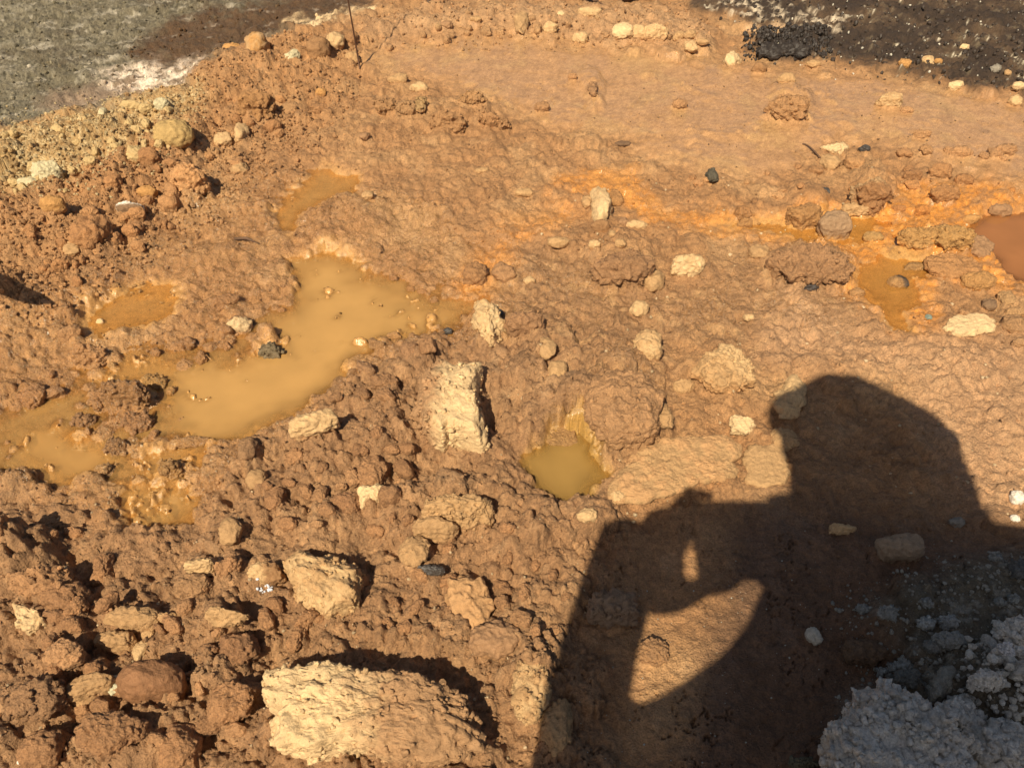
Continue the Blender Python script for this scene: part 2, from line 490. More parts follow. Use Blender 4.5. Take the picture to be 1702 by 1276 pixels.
C = lay(C, DARK * sst(.36, .44, n_b * .6 + n_c * .6 + .35 * n_a) * .9, c3(.60, .54, .42))
WSTR = mask([(1180, 10), (1260, 4), (1300, 24), (1400, 30), (1400, 56), (1340, 50), (1270, 34), (1200, 26)], 8)
C = lay(C, WSTR * sst(-.05, .25, n_b), c3(.55, .46, .34))
C = lay(C, mask([(1235, 52), (1300, 44), (1320, 54), (1260, 62)], 8) * .9, c3(.62, .42, .24))
C = lay(C, BLACKHEAP, c3(.030, .020, .014))
C = lay(C, OUT, c3(.30, .20, .11))
mot = fbm2(X * 12 + 4, Y * 12, 151, 5, .7)
C = lay(C, sst(.10, .38, mot) * .38 * (1 - GREY) * (1 - DARK) * (1 - WATER), C * .62)
C = lay(C, sst(.12, .40, -mot) * .40 * (1 - .8 * SILT) * (1 - GREY) * (1 - DARK) * (1 - WATER) * (1 - LOWSHADE), C * .75 + c3(.15, .11, .065))
C = C * (1 + .30 * n_b[..., None] + .30 * n_c[..., None]) * np.array([1.12, 1.07, 1.02])
C = np.clip(C, .008, .8)
WET = np.clip(.20 + .9 * mask([(-60, 600), (200, 430), (440, 270), (700, 330), (840, 440), (830, 560), (620, 640), (440, 760), (300, 920), (60, 830), (-80, 760)], 60)
              + .7 * ORANGE + .75 * SILT + .5 * sst(-40, 10, poly_sd(PUDDLES['round'], U, V)) + .4 * MAUVE - .6 * YELLOW - .2 * ASH + .5 * n_a - .3 * NEAR, 0, 1)


SMEAR = np.clip(.80 * SILT + .5 * ORANGE + .75 * WATER, 0, .85)


# ------------------------------------------------------------------ meshes
def new_obj(name, me, parent=None, **props):
    o = bpy.data.objects.new(name, me)
    scene.collection.objects.link(o)
    if parent:
        o.parent = parent
    for k, v in props.items():
        o[k] = v
    return o


def mesh_from(name, verts, faces, cols=None, wet=None, smooth=True, mat=None, extra=None):
    verts = np.asarray(verts, np.float32)
    faces = np.asarray(faces, np.int32)
    k = faces.shape[1]
    me = bpy.data.meshes.new(name)
    me.vertices.add(len(verts))
    me.vertices.foreach_set('co', verts.ravel())
    me.loops.add(faces.size)
    me.loops.foreach_set('vertex_index', faces.ravel())
    me.polygons.add(len(faces))
    me.polygons.foreach_set('loop_start', np.arange(0, faces.size, k, dtype=np.int32))
    me.polygons.foreach_set('use_smooth', np.full(len(faces), smooth))
    me.update(calc_edges=True)
    if cols is not None:
        a = me.attributes.new('Col', 'FLOAT_COLOR', 'POINT')
        cc = np.ones((len(verts), 4), np.float32)
        cc[:, :3] = cols
        a.data.foreach_set('color', cc.ravel())
    for nm, arr in (('wet', wet),) + tuple((extra or {}).items()):
        if arr is not None:
            a = me.attributes.new(nm, 'FLOAT', 'POINT')
            a.data.foreach_set('value', np.asarray(arr, np.float32).ravel())
    if mat:
        me.materials.append(mat)
    return me


def grid_faces(ny, nx):
    idx = np.arange(ny * nx).reshape(ny, nx)
    return np.stack([idx[:-1, :-1], idx[:-1, 1:], idx[1:, 1:], idx[1:, :-1]], -1).reshape(-1, 4)


# ------------------------------------------------------------------ materials
def node(nt, t, **kw):
    n = nt.nodes.new(t)
    for k, v in kw.items():
        setattr(n, k, v)
    return n


def earth(name, rough_dry=.85, rough_wet=.30, bump=.5, grain=420.0, spec=.5, speck=.25, obj_coords=True, dist=.0016):
    m = bpy.data.materials.new(name)
    m.use_nodes = True
    nt = m.node_tree
    bs = nt.nodes['Principled BSDF']
    lk = nt.links.new
    at = node(nt, 'ShaderNodeAttribute', attribute_name='Col')
    we = node(nt, 'ShaderNodeAttribute', attribute_name='wet')
    tc = node(nt, 'ShaderNodeTexCoord')
    na = node(nt, 'ShaderNodeTexNoise')
    na.inputs['Scale'].default_value = grain
    na.inputs['Detail'].default_value = 5
    na.inputs['Roughness'].default_value = .65
    nb = node(nt, 'ShaderNodeTexNoise')
    nb.inputs['Scale'].default_value = grain * .22
    nb.inputs['Detail'].default_value = 6
    nb.inputs['Roughness'].default_value = .62
    for n in (na, nb):
        lk(tc.outputs['Object'], n.inputs['Vector'])
    # grain of the colour
    mr = node(nt, 'ShaderNodeMapRange')
    mr.inputs['From Min'].default_value = .3
    mr.inputs['From Max'].default_value = .7
    mr.inputs['To Min'].default_value = 1 - speck
    mr.inputs['To Max'].default_value = 1 + speck
    lk(na.outputs['Fac'], mr.inputs['Value'])
    mr2 = node(nt, 'ShaderNodeMapRange')
    mr2.inputs['From Min'].default_value = .3
    mr2.inputs['From Max'].default_value = .7
    mr2.inputs['To Min'].default_value = .85
    mr2.inputs['To Max'].default_value = 1.15
    lk(nb.outputs['Fac'], mr2.inputs['Value'])
    mm = node(nt, 'ShaderNodeMath', operation='MULTIPLY')
    lk(mr.outputs[0], mm.inputs[0])
    lk(mr2.outputs[0], mm.inputs[1])
    vm = node(nt, 'ShaderNodeVectorMath', operation='SCALE')
    lk(at.outputs['Color'], vm.inputs[0])
    lk(mm.outputs[0], vm.inputs['Scale'])
    lk(vm.outputs[0], bs.inputs['Base Color'])
    # wet places shine, in patches
    wr = node(nt, 'ShaderNodeMapRange')
    wr.inputs['From Min'].default_value = .25
    wr.inputs['From Max'].default_value = .8
    wr.inputs['To Min'].default_value = rough_dry
    wr.inputs['To Max'].default_value = rough_wet
    wa = node(nt, 'ShaderNodeMath', operation='MULTIPLY_ADD')
    lk(nb.outputs['Fac'], wa.inputs[0])
    wa.inputs[1].default_value = .9
    wa.inputs[2].default_value = -.45
    wb = node(nt, 'ShaderNodeMath', operation='ADD')
    lk(wa.outputs[0], wb.inputs[0])
    lk(we.outputs['Fac'], wb.inputs[1])
    lk(wb.outputs[0], wr.inputs['Value'])
    lk(wr.outputs[0], bs.inputs['Roughness'])
    bs.inputs['Specular IOR Level'].default_value = spec
    # fine relief
    ad = node(nt, 'ShaderNodeMath', operation='MULTIPLY_ADD')
    lk(nb.outputs['Fac'], ad.inputs[0])
    ad.inputs[1].default_value = 2.2
    lk(na.outputs['Fac'], ad.inputs[2])
    bp = node(nt, 'ShaderNodeBump')
    sm = node(nt, 'ShaderNodeAttribute', attribute_name='smear')
    st = node(nt, 'ShaderNodeMath', operation='MULTIPLY_ADD')
    lk(sm.outputs['Fac'], st.inputs[0])
    st.inputs[1].default_value = -bump
    st.inputs[2].default_value = bump
    lk(st.outputs[0], bp.inputs['Strength'])
    bp.inputs['Distance'].default_value = dist
    lk(ad.outputs[0], bp.inputs['Height'])
    lk(bp.outputs[0], bs.inputs['Normal'])
    return m


M_SOIL = earth('mud', .80, .13, 1.0, 300, .5, .34, dist=.0048)
M_ROCK = earth('dusty_rock', .92, .4, .9, 520, .25, .16, dist=.0022)
M_CRUST = earth('crusted_rock', .9, .5, .9, 300, .3, .30, dist=.003)
M_DARKR = earth('dark_rock', .6, .35, .6, 350, .5, .35)


def plain(name, col, rough=.7, metal=0.0, grain=60, var=.15, bump=.2):
    m = bpy.data.materials.new(name)
    m.use_nodes = True
    nt = m.node_tree
    bs = nt.nodes['Principled BSDF']
    tc = node(nt, 'ShaderNodeTexCoord')
    na = node(nt, 'ShaderNodeTexNoise')
    na.inputs['Scale'].default_value = grain
    na.inputs['Detail'].default_value = 5
    nt.links.new(tc.outputs['Object'], na.inputs['Vector'])
    mx = node(nt, 'ShaderNodeMix', data_type='RGBA')
    mx.inputs[6].default_value = tuple(c * (1 - var) for c in col) + (1,)
    mx.inputs[7].default_value = tuple(min(1, c * (1 + var)) for c in col) + (1,)
    nt.links.new(na.outputs['Fac'], mx.inputs[0])
    nt.links.new(mx.outputs[2], bs.inputs['Base Color'])
    bs.inputs['Roughness'].default_value = rough
    bs.inputs['Metallic'].default_value = metal
    bp = node(nt, 'ShaderNodeBump')
    bp.inputs['Strength'].default_value = bump
    bp.inputs['Distance'].default_value = .001
    nt.links.new(na.outputs['Fac'], bp.inputs['Height'])
    nt.links.new(bp.outputs[0], bs.inputs['Normal'])
    return m


def water_mat(name, col, k):
    """turbid water: a glossy skin over a suspension that hides the bed as it deepens"""
    m = bpy.data.materials.new(name)
    m.use_nodes = True
    nt = m.node_tree
    lk = nt.links.new
    bs = nt.nodes['Principled BSDF']
    out = nt.nodes['Material Output']
    de = node(nt, 'ShaderNodeAttribute', attribute_name='depth')
    tc = node(nt, 'ShaderNodeTexCoord')
    na = node(nt, 'ShaderNodeTexNoise')
    na.inputs['Scale'].default_value = 9
    na.inputs['Detail'].default_value = 5
    lk(tc.outputs['Object'], na.inputs['Vector'])
    mx = node(nt, 'ShaderNodeMix', data_type='RGBA')
    mx.inputs[6].default_value = tuple(c * z for c, z in zip(col, (.80, .81, .82))) + (1,)
    mx.inputs[7].default_value = tuple(c * 1.22 for c in col) + (1,)
    lk(na.outputs['Fac'], mx.inputs[0])
    lk(mx.outputs[2], bs.inputs['Base Color'])
    bs.inputs['Roughness'].default_value = .04
    bs.inputs['IOR'].default_value = 1.33
    # opacity from real depth
    e1 = node(nt, 'ShaderNodeMath', operation='MULTIPLY')
    e1.inputs[1].default_value = -k
    lk(de.outputs['Fac'], e1.inputs[0])
    e2 = node(nt, 'ShaderNodeMath', operation='EXPONENT')
    lk(e1.outputs[0], e2.inputs[0])
    e3 = node(nt, 'ShaderNodeMath', operation='SUBTRACT')
    e3.inputs[0].default_value = 1.0
    lk(e2.outputs[0], e3.inputs[1])
    tr = node(nt, 'ShaderNodeBsdfTransparent')
    tr.inputs['Color'].default_value = (.93, .86, .70, 1)
    gl = node(nt, 'ShaderNodeBsdfGlossy')
    gl.inputs['Roughness'].default_value = .04
    fr = node(nt, 'ShaderNodeFresnel')
    fr.inputs['IOR'].default_value = 1.33
    m1 = node(nt, 'ShaderNodeMixShader')
    lk(fr.outputs[0], m1.inputs[0])
    lk(tr.outputs[0], m1.inputs[1])
    lk(gl.outputs[0], m1.inputs[2])
    m2 = node(nt, 'ShaderNodeMixShader')
    lk(e3.outputs[0], m2.inputs[0])
    lk(m1.outputs[0], m2.inputs[1])
    lk(bs.outputs[0], m2.inputs[2])
    lk(m2.outputs[0], out.inputs['Surface'])
    nr = node(nt, 'ShaderNodeTexNoise')
    nr.inputs['Scale'].default_value = 45
    nr.inputs['Detail'].default_value = 2
    lk(tc.outputs['Object'], nr.inputs['Vector'])
    bp = node(nt, 'ShaderNodeBump')
    bp.inputs['Strength'].default_value = .05
    bp.inputs['Distance'].default_value = .002
    lk(nr.outputs['Fac'], bp.inputs['Height'])
    for n in (bs, gl, fr):
        lk(bp.outputs[0], n.inputs['Normal'])
    return m


# ------------------------------------------------------------------ the ground itself
def make_ground():
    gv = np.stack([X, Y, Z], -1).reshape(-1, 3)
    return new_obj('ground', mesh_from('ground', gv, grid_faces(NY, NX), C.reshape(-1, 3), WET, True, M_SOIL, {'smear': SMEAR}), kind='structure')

WCOL = dict(round=(.32, .19, .055), red=(.30, .125, .045), orange=(.46, .218, .050), band=(.45, .22, .055))
SHEETS = [('main', [PUDDLES[k] for k in ('main', 'left', 'lower', 'side', 'link')] + [FLOODP, FLOOD2])] + [(k, [PUDDLES[k]]) for k in ('upper', 'silted', 'round', 'orange', 'red', 'band')]
taken = []
for k, polys in SHEETS:
    mat = water_mat('muddy_water_' + k, WCOL.get(k, (.45, .252, .084)), dict(round=45, silted=50, red=110, orange=48, band=48).get(k, 52))
    P = np.array([G(*p)[:2] for poly in polys for p in poly])
    x0, x1 = P[:, 0].min() - .05, P[:, 0].max() + .05
    y0, y1 = P[:, 1].min() - .05, P[:, 1].max() + .05
    st = .008
    gx, gy = np.meshgrid(np.arange(x0, x1 + st, st), np.arange(y0, y1 + st, st))
    uu, vv = uv_of(gx, gy)
    uu, vv = uu + fbm2(gx * 9, gy * 9, 3, 3) * 26, vv + fbm2(gx * 9 + 50, gy * 9, 5, 3) * 20
    sd = np.max([poly_sd(p, uu, vv) for p in polys], axis=0)
    lev = LEVEL[k]
    j = np.clip(np.searchsorted(ys, gy.ravel()), 1, NY - 2)
    i = np.clip(np.searchsorted(ss, gx.ravel() / W[j]), 1, NX - 2)
    zg = Z[j, i].reshape(gx.shape)
    dep = np.clip(lev - zg, 0, .1)
    dep = (dep + np.roll(dep, 1, 0) + np.roll(dep, -1, 0) + np.roll(dep, 1, 1) + np.roll(dep, -1, 1)) / 5
    F = grid_faces(*gx.shape)
    ok = (sd.ravel()[F] > -26).all(1)
    for p in taken:       # one sheet of water never lies over another
        ok &= ~((poly_sd(p, uu, vv).ravel()[F] > -26).any(1))
    taken += polys
    F = F[ok]
    used, inv = np.unique(F, return_inverse=True)
    vv3 = np.stack([gx, gy, np.full_like(gx, lev)], -1).reshape(-1, 3)[used]
    me = mesh_from('water', vv3, inv.reshape(-1, 4), None, None, True, mat, {'depth': dep.ravel()[used]})
    new_obj('puddle', me, kind='structure')

# ------------------------------------------------------------------ stones and lumps
import bmesh
_ico = {}


def ico(level):
    if level not in _ico:
        bm = bmesh.new()
        bmesh.ops.create_icosphere(bm, subdivisions=level, radius=1)
        v = np.array([x.co[:] for x in bm.verts])
        f = np.array([[x.index for x in p.verts] for p in bm.faces])
        bm.free()
        _ico[level] = (v / np.linalg.norm(v, axis=1)[:, None], f)
    return _ico[level]


COL = dict(cream=(.62, .46, .26), pale=(.52, .36, .19), tan=(.42, .27, .135), pink=(.44, .265, .13), brown=(.27, .155, .075), dusty=(.38, .24, .12), orange=(.43, .24, .09),
           red=(.25, .125, .06), grey=(.26, .24, .20), ash=(.55, .57, .57), white=(.72, .68, .60), dark=(.045, .035, .03), slate=(.055, .046, .040),
           olive=(.22, .19, .10), green=(.50, .45, .29), yellow=(.47, .35, .175), teal=(.20, .25, .22), mauve=(.31, .185, .10), greybrown=(.21, .135, .08), silver=(.62, .64, .66))


def grains(q, size, sd):
    """rounded granules packed in the skin of a lump: 0 between them, 1 on top"""
    p = q / size
    f = np.floor(p)
    i = f.astype(np.int64)
    best = np.full(len(q), 9.0)
    for a in (-1, 0, 1):
        for b in (-1, 0, 1):
            for c in (-1, 0, 1):
                h = _h2(i[:, 0] + a + 57 * (i[:, 2] + c), i[:, 1] + b + 131 * (i[:, 2] + c), sd)
                cx = i[:, 0] + a + (h & 1023) / 1023.0
                cy = i[:, 1] + b + ((h >> 10) & 1023) / 1023.0
                cz = i[:, 2] + c + ((h >> 20) & 1023) / 1023.0
                best = np.minimum(best, (p[:, 0] - cx) ** 2 + (p[:, 1] - cy) ** 2 + (p[:, 2] - cz) ** 2)
    return np.sqrt(np.clip(1 - best, 0, 1))


def rock_mesh(name, a, b, c, level, seed, ang=.6, box=2.6, lump=.30, rot=0.0, outline=None, col=(.4, .3, .2), col2=None, dirt=None, dirt_h=.05, wet=.1, mat=None, fine=1.0, flat=0.0, gran=None, sthr=(-.35, .35), side=None):
    """a stone of half sizes a, b, c (metres); ang is how faceted it is, lump how knobbly"""
    d, f = ico(level)
    rs = np.random.RandomState(seed)
    r = 1.0 / (np.abs(d[:, 0]) ** box + np.abs(d[:, 1]) ** box + np.abs(d[:, 2]) ** box) ** (1.0 / box)
    P = d * r[:, None]
    nf = int(4 + 9 * ang)
    for i in range(nf):
        n = rs.normal(size=3)
        n[2] = n[2] * .7 + (.25 if i % 2 else -.1)
        n /= np.linalg.norm(n)
        off = rs.uniform(.62, .92) + (1 - ang) * .12
        h = P @ n
        cut = np.clip(h - off, 0, None)
        P = P - n[None, :] * (cut * (.35 + .65 * ang))[:, None]
    if flat:
        top = P[:, 2] > 1 - flat
        P[top, 2] = 1 - flat + (P[top, 2] - 1 + flat) * .12
    if outline is not None:
        th = np.arctan2(P[:, 1], P[:, 0])
        at, ar = outline
        P[:, :2] *= np.interp(th, at, ar, period=2 * math.pi)[:, None]
    m = (a * b * c) ** (1 / 3)
    q = P * np.array([a, b, c])
    nrm = d / np.array([a, b, c]) * m
    nrm /= np.linalg.norm(nrm, axis=1)[:, None]
    sd = seed % 997
    Q = q / m
    l1 = fbm3(Q * 1.4 + sd, sd, 3)
    l2 = fbm3(Q * 4.2 + sd, sd + 5, 3, .6)
    rg = np.abs(fbm3(Q * 2.0 + sd * 1.3, sd + 3, 2, .55))
    q = q + nrm * (m * (lump * l1 * 1.25 + lump * .55 * l2 + (.62 * lump + .02) * (np.minimum(rg, .30) * 1.8 - .22)))[:, None]
    if level >= 4:
        g = np.abs(fbm3(q * 95 + sd, sd + 9, 3, .6))
        g2 = fbm3(q * 260 + sd, sd + 11, 2, .6)
        fine = fine * .75
        gs, ga = gran or ((.0075, .0016) if (mat is M_SOIL or mat is M_CRUST) else (.0055, .0009))
        gr = grains(q, gs, sd + 21) * .7 + grains(q, gs * .45, sd + 22) * .3
        q = q + nrm * (ga * sst(-.25, .15, fbm3(q * 30 + sd, sd + 2, 2)) * (gr - .5) * 2)[:, None]
        pit = sst(.16, .34, fbm3(q * 130 + sd, sd + 31, 2))
        q = q + nrm * (-.0034 * fine * pit - .0016 * fine * (1 - sst(0, .05, g)) * sst(0, .1, l1) + .0034 * fine * (g - .15) + .0016 * fine * g2)[:, None]
    cr, sr = math.cos(rot), math.sin(rot)
    if outline is None:
        q[:, :2] = q[:, :2] @ np.array([[cr, sr], [-sr, cr]])
    cb = np.array(col)[None, :] * np.ones((len(q), 1))
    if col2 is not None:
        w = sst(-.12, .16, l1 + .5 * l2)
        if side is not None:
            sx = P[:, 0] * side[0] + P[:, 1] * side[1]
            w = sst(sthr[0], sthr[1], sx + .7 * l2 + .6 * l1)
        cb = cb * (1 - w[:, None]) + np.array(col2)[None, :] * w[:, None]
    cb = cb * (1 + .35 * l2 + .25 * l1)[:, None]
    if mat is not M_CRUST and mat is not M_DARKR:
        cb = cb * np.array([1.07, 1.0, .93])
    if dirt is not None:
        w = 1 - sst(dirt_h - .3, dirt_h + .25, P[:, 2] + .9 * l2 + .3)
        cb = cb * (1 - w[:, None]) + np.array(dirt)[None, :] * w[:, None]
    return mesh_from(name, q, f, np.clip(cb, .01, .82), np.full(len(q), wet), True, mat or M_ROCK)


def ground_z(x, y, r=0.0):
    if r <= 0:
        return at_xy(Z, x, y)
    v = [at_xy(Z, x + r * math.cos(t), y + r * math.sin(t)) for t in np.linspace(0, 6.28, 9)] + [at_xy(Z, x, y)]
    return float(np.median(v))


def soil_at(x, y):
    j = int(np.clip(np.searchsorted(ys, y), 1, NY - 2))
    i = int(np.clip(np.searchsorted(ss, x / W[j]), 1, NX - 2))
    return C[j, i]


seed_n = [100]
SKIRT, LAND = [], []


def stone(name, cat, label, u, v, w, h, col, hr=.55, ang=.6, rot=0, poly=None, group=None, **kw):
    seed_n[0] += 7
    E = math.atan2(H, G(u, v)[1])
    sc = slant(u, v) / FPX
    wm, hm = w * sc, h * sc
    c = min(hr * min(wm, hm * 1.6), hm * .8 / max(.25, math.cos(E)))
    b = max((hm - .75 * c * math.cos(E)) / (2 * math.sin(E)), .36 * wm * .5)
    a = wm / 2
    p0 = G(u, v)
    zg = ground_z(p0[0], p0[1], .6 * min(a, b))
    p = G(u, v, zg + c * .45)
    zg = ground_z(p[0], p[1], .6 * min(a, b))
    out = None
    if poly is not None:
        Q = np.array([G(x, y, zg + c * .55)[:2] for x, y in poly])
        cen = (Q.min(0) + Q.max(0)) / 2
        p = np.array([cen[0], cen[1], zg])
        # the near side of the outline is its foot: bring it in by the height it shows
        D = Q - cen
        a = np.abs(D[:, 0]).max()
        b = np.abs(D[:, 1]).max()
        D2 = D / np.array([a, b])
        th = np.arctan2(D2[:, 1], D2[:, 0])
        rr = np.hypot(D2[:, 0], D2[:, 1])
        o = np.argsort(th)
        tt, rr = th[o], rr[o]
        # even resampling along straight edges
        ths = np.linspace(-math.pi, math.pi, 96)
        K = len(tt)
        res = []
        for t in ths:
            best = None
            for i in range(K):
                t0, t1 = tt[i], tt[(i + 1) % K]
                dt = (t1 - t0) % (2 * math.pi)
                s = (t - t0) % (2 * math.pi)
                if s <= dt and dt > 0:
                    A = np.array([rr[i] * math.cos(t0), rr[i] * math.sin(t0)])
                    B = np.array([rr[(i + 1) % K] * math.cos(t1), rr[(i + 1) % K] * math.sin(t1)])
                    e = B - A
                    den = math.cos(t) * e[1] - math.sin(t) * e[0]
                    if abs(den) > 1e-9:
                        best = (A[0] * e[1] - A[1] * e[0]) / den
                    break
            res.append(best if best and best > 0 else float(np.interp(t, tt, rr, period=2 * math.pi)))
        rr2 = np.array(res)
        for _ in range(2):
            rr2 = (np.roll(rr2, 1) + 2 * rr2 + np.roll(rr2, -1)) / 4
        tq = ths * 1.0
        rr2 = rr2 * (1 + .10 * n2(np.cos(tq) * 2.3 + u, np.sin(tq) * 2.3 + v, 3) + .09 * n2(np.cos(tq) * 6 + u, np.sin(tq) * 6 + v, 4))
        out = (ths, rr2)
    lv = 3 if w < 15 else 4 if w < 42 else 5 if w < 110 else 6 if w < 200 else 7
    if lv < 6 and u > 0 and v > 700 and w > 20:
        lv = min(5, lv + 0)
    if col == 'soil':
        base_col = tuple(float(x) for x in soil_at(p[0], p[1]))
    else:
        base_col = COL[col] if isinstance(col, str) else col
    if kw.get('mat') is M_SOIL and col != 'soil':
        base_col = tuple(.35 * np.array(base_col) + .65 * np.minimum(soil_at(p[0], p[1]), .45) * .92)
        kw['sink'] = kw.get('sink', .45)
    dirt = kw.pop('dirt', 'soil')
    if dirt == 'soil':
        dirt = tuple(float(x) for x in soil_at(p[0], p[1]))
    c2 = kw.pop('col2', None)
    c2 = COL[c2] if isinstance(c2, str) else c2
    sink = kw.pop('sink', .30)
    cz = c * (1 + sink) / 2
    mat_is_soil = kw.get('mat') is M_SOIL
    me = rock_mesh(name, a, b, cz, lv, seed_n[0], ang=ang, rot=R(rot), outline=out, col=base_col, col2=c2, dirt=dirt, **kw)
    if sink > 0 and u > -20:
        SKIRT.append((p[0], p[1], a, b, rot if poly is None else 0, zg, c, seed_n[0], mat_is_soil))
    LAND.append((u, v, w, label))
    o = new_obj(name, me)
    o.location = (p[0], p[1], zg + c - cz)
    o['label'] = label
    o['category'] = cat
    if group:
        o['group'] = group
    return o


def crust(o, n, r0, r1, sd, col=None, mat=None, up=.0):
    """loose crumbs stuck in the skin of a lump: one part of it, too many to pick apart"""
    rs = np.random.RandomState(sd)
    me = o.data
    k = len(me.vertices)
    co = np.zeros(k * 3, np.float32)
    me.vertices.foreach_get('co', co)
    no = np.zeros(k * 3, np.float32)
    me.vertices.foreach_get('normal', no)
    co, no = co.reshape(-1, 3), no.reshape(-1, 3)
    cc = np.zeros(k * 4, np.float32)
    me.attributes['Col'].data.foreach_get('color', cc)
    cc = cc.reshape(-1, 4)[:, :3]
    pn = fbm3(co * 28 + sd, sd, 2)
    cand = np.where((no[:, 2] > up) & (pn > -.08))[0]
    if len(cand) == 0:
        return
    pick = rs.choice(cand, n)
    d, f = ico(2)
    v = np.zeros((n, len(d), 3))
    cs = np.zeros((n, len(d), 3))
    for i, p in enumerate(pick):
        r = r0 + (r1 - r0) * rs.rand() ** 2.5
        q = d * (1 + .28 * rs.normal(size=(len(d), 1)))
        v[i] = q * r * rs.uniform(.7, 1.2, (1, 3)) + co[p] + no[p] * r * .1
        cs[i] = (cc[p] if col is None else np.array(col)) * rs.uniform(.82, 1.15)
    fs = (f[None] + (np.arange(n) * len(d))[:, None, None]).reshape(-1, 3)
    m = mesh_from('crumb_crust', v.reshape(-1, 3), fs, np.clip(cs.reshape(-1, 3), .01, .82), np.full(n * len(d), .1), True, mat or me.materials[0])
    new_obj('crumb_crust', m, o, kind='stuff')

S = stone
# ---- the big pale blocks
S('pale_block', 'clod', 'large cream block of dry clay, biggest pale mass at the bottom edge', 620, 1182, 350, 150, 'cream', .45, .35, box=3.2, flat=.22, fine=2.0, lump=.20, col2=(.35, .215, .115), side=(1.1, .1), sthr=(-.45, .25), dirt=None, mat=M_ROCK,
  poly=[(445, 1150), (470, 1120), (525, 1102), (560, 1112), (640, 1122), (700, 1132), (755, 1150), (785, 1190), (795, 1222), (770, 1245), (720, 1262), (640, 1258), (590, 1244), (520, 1256), (480, 1236), (455, 1195)])
S('tan_stone', 'stone', 'smooth tan stone sitting on the front of the large cream block', 640, 1206, 42, 46, 'pink', .6, .4, sink=.1, dirt=None)
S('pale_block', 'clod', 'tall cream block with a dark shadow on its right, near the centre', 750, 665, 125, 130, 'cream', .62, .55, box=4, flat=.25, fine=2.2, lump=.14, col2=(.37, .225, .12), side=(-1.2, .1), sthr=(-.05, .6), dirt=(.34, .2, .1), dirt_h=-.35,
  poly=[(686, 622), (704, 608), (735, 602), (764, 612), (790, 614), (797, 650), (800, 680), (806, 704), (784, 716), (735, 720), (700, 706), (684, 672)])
S('clay_block', 'clod', 'rounded cream-tan block with a notched top above the large cream block', 540, 967, 125, 105, 'pale', .60, .45, box=3, flat=.12, fine=1.6, lump=.24, col2='tan',
  poly=[(478, 930), (500, 914), (530, 924), (548, 914), (582, 932), (606, 965), (594, 1000), (545, 1020), (502, 1006), (480, 962)])
S('tan_block', 'stone', 'pinkish tan angular block right of the notched cream block', 780, 998, 84, 90, 'pink', .55, .75, box=2.8, flat=.12,
  poly=[(738, 1000), (742, 962), (772, 952), (802, 966), (822, 1000), (800, 1032), (765, 1046), (740, 1024)])
S('brown_slab', 'stone', 'rounded brown slab touching the pinkish tan block from below', 824, 1060, 84, 66, 'mauve', .45, .4)
S('brown_boulder', 'rock', 'round reddish brown boulder near the lower left, wet and smooth', 255, 1142, 106, 84, (.24, .125, .062), .75, .35, box=2.2, lump=.14, wet=.5, dirt=None)
S('cream_stone', 'stone', 'small cream triangular stone above the round reddish boulder', 235, 1082, 30, 42, 'pale', .5, .7)
S('tan_stone', 'stone', 'small tan stone just above the cream triangular stone at lower left', 247, 1054, 22, 20, 'tan', .6, .5)
S('cream_slab', 'stone', 'cream wedge-shaped slab at the left edge, pointing down right', 52, 1027, 82, 60, 'cream', .35, .8, flat=.3, dirt=None, col2='pale',
  poly=[(14, 996), (44, 1002), (96, 1034), (64, 1048), (38, 1060), (22, 1030)])
S('tan_stone', 'stone', 'flat-topped tan stone with dark right side, upper of a pair at lower left', 335, 945, 54, 34, 'pale', .7, .8, flat=.2)
S('mud_lump', 'clod', 'knobbly brown lump under the flat-topped tan stone', 322, 975, 52, 42, 'dusty', .6, .3, lump=.4, mat=M_SOIL)
S('tan_wedge', 'stone', 'tan wedge with a dark right face beside the white crystals', 440, 950, 60, 44, 'pale', .6, .85, col2='brown', side=(1, 0))  # right face coloured brown
S('tan_pyramid', 'stone', 'low tan pyramid stone left of the notched cream block', 376, 1024, 70, 36, 'tan', .7, .85)
S('oval_stone', 'stone', 'upright oval tan-grey stone below the largest puddle', 385, 886, 36, 52, 'dusty', .7, .25, rot=10)
S('mud_lump', 'clod', 'large rounded brown clod right of the cream wedge slab', 108, 1000, 84, 64, 'soil', .6, .3, lump=.35, mat=M_SOIL)
S('tan_clod', 'clod', 'long low dusty clod between the cream wedge slab and the tan pyramid', 222, 1026, 92, 38, 'dusty', .6, .4, lump=.3)
S('tan_clod', 'clod', 'small dusty clod attached right of the long low clod', 284, 1030, 46, 28, 'dusty', .55, .4)
S('tan_clod', 'clod', 'dusty oval clod above the small tan stone at lower left', 182, 1050, 66, 38, 'dusty', .6, .3, lump=.3)
S('crystal_crumb', 'crumb', 'pale greenish crumbly patch left of the round reddish boulder', 190, 1138, 28, 32, 'green', .6, .3, lump=.5, mat=M_CRUST, fine=2)
S('tan_clod', 'clod', 'smooth tan-brown oval stone just left of the round reddish boulder', 152, 1144, 76, 44, 'dusty', .55, .35, rot=25)
S('mud_mound', 'clod', 'broad brown mound near the left edge with a white chip on its right', 52, 1152, 92, 74, (.31, .19, .10), .55, .3, lump=.35, mat=M_SOIL, fine=1.5)
S('white_chip', 'chip', 'thin white chip lying on the broad brown mound', 68, 1173, 20, 10, 'white', .3, .6, rot=30, sink=.1, dirt=None)
S('white_chip', 'pebble', 'small white pebble in the bottom left corner', 15, 1243, 15, 14, 'white', .6, .4)
S('mud_lump', 'clod', 'small round clod, left one of two above the broad brown mound', 88, 1118, 26, 24, 'soil', .7, .3, mat=M_SOIL)
S('mud_lump', 'clod', 'rounded clod left of the oval tan-brown stone, largest of its cluster', 112, 1098, 62, 48, 'soil', .6, .35, lump=.35, mat=M_SOIL)
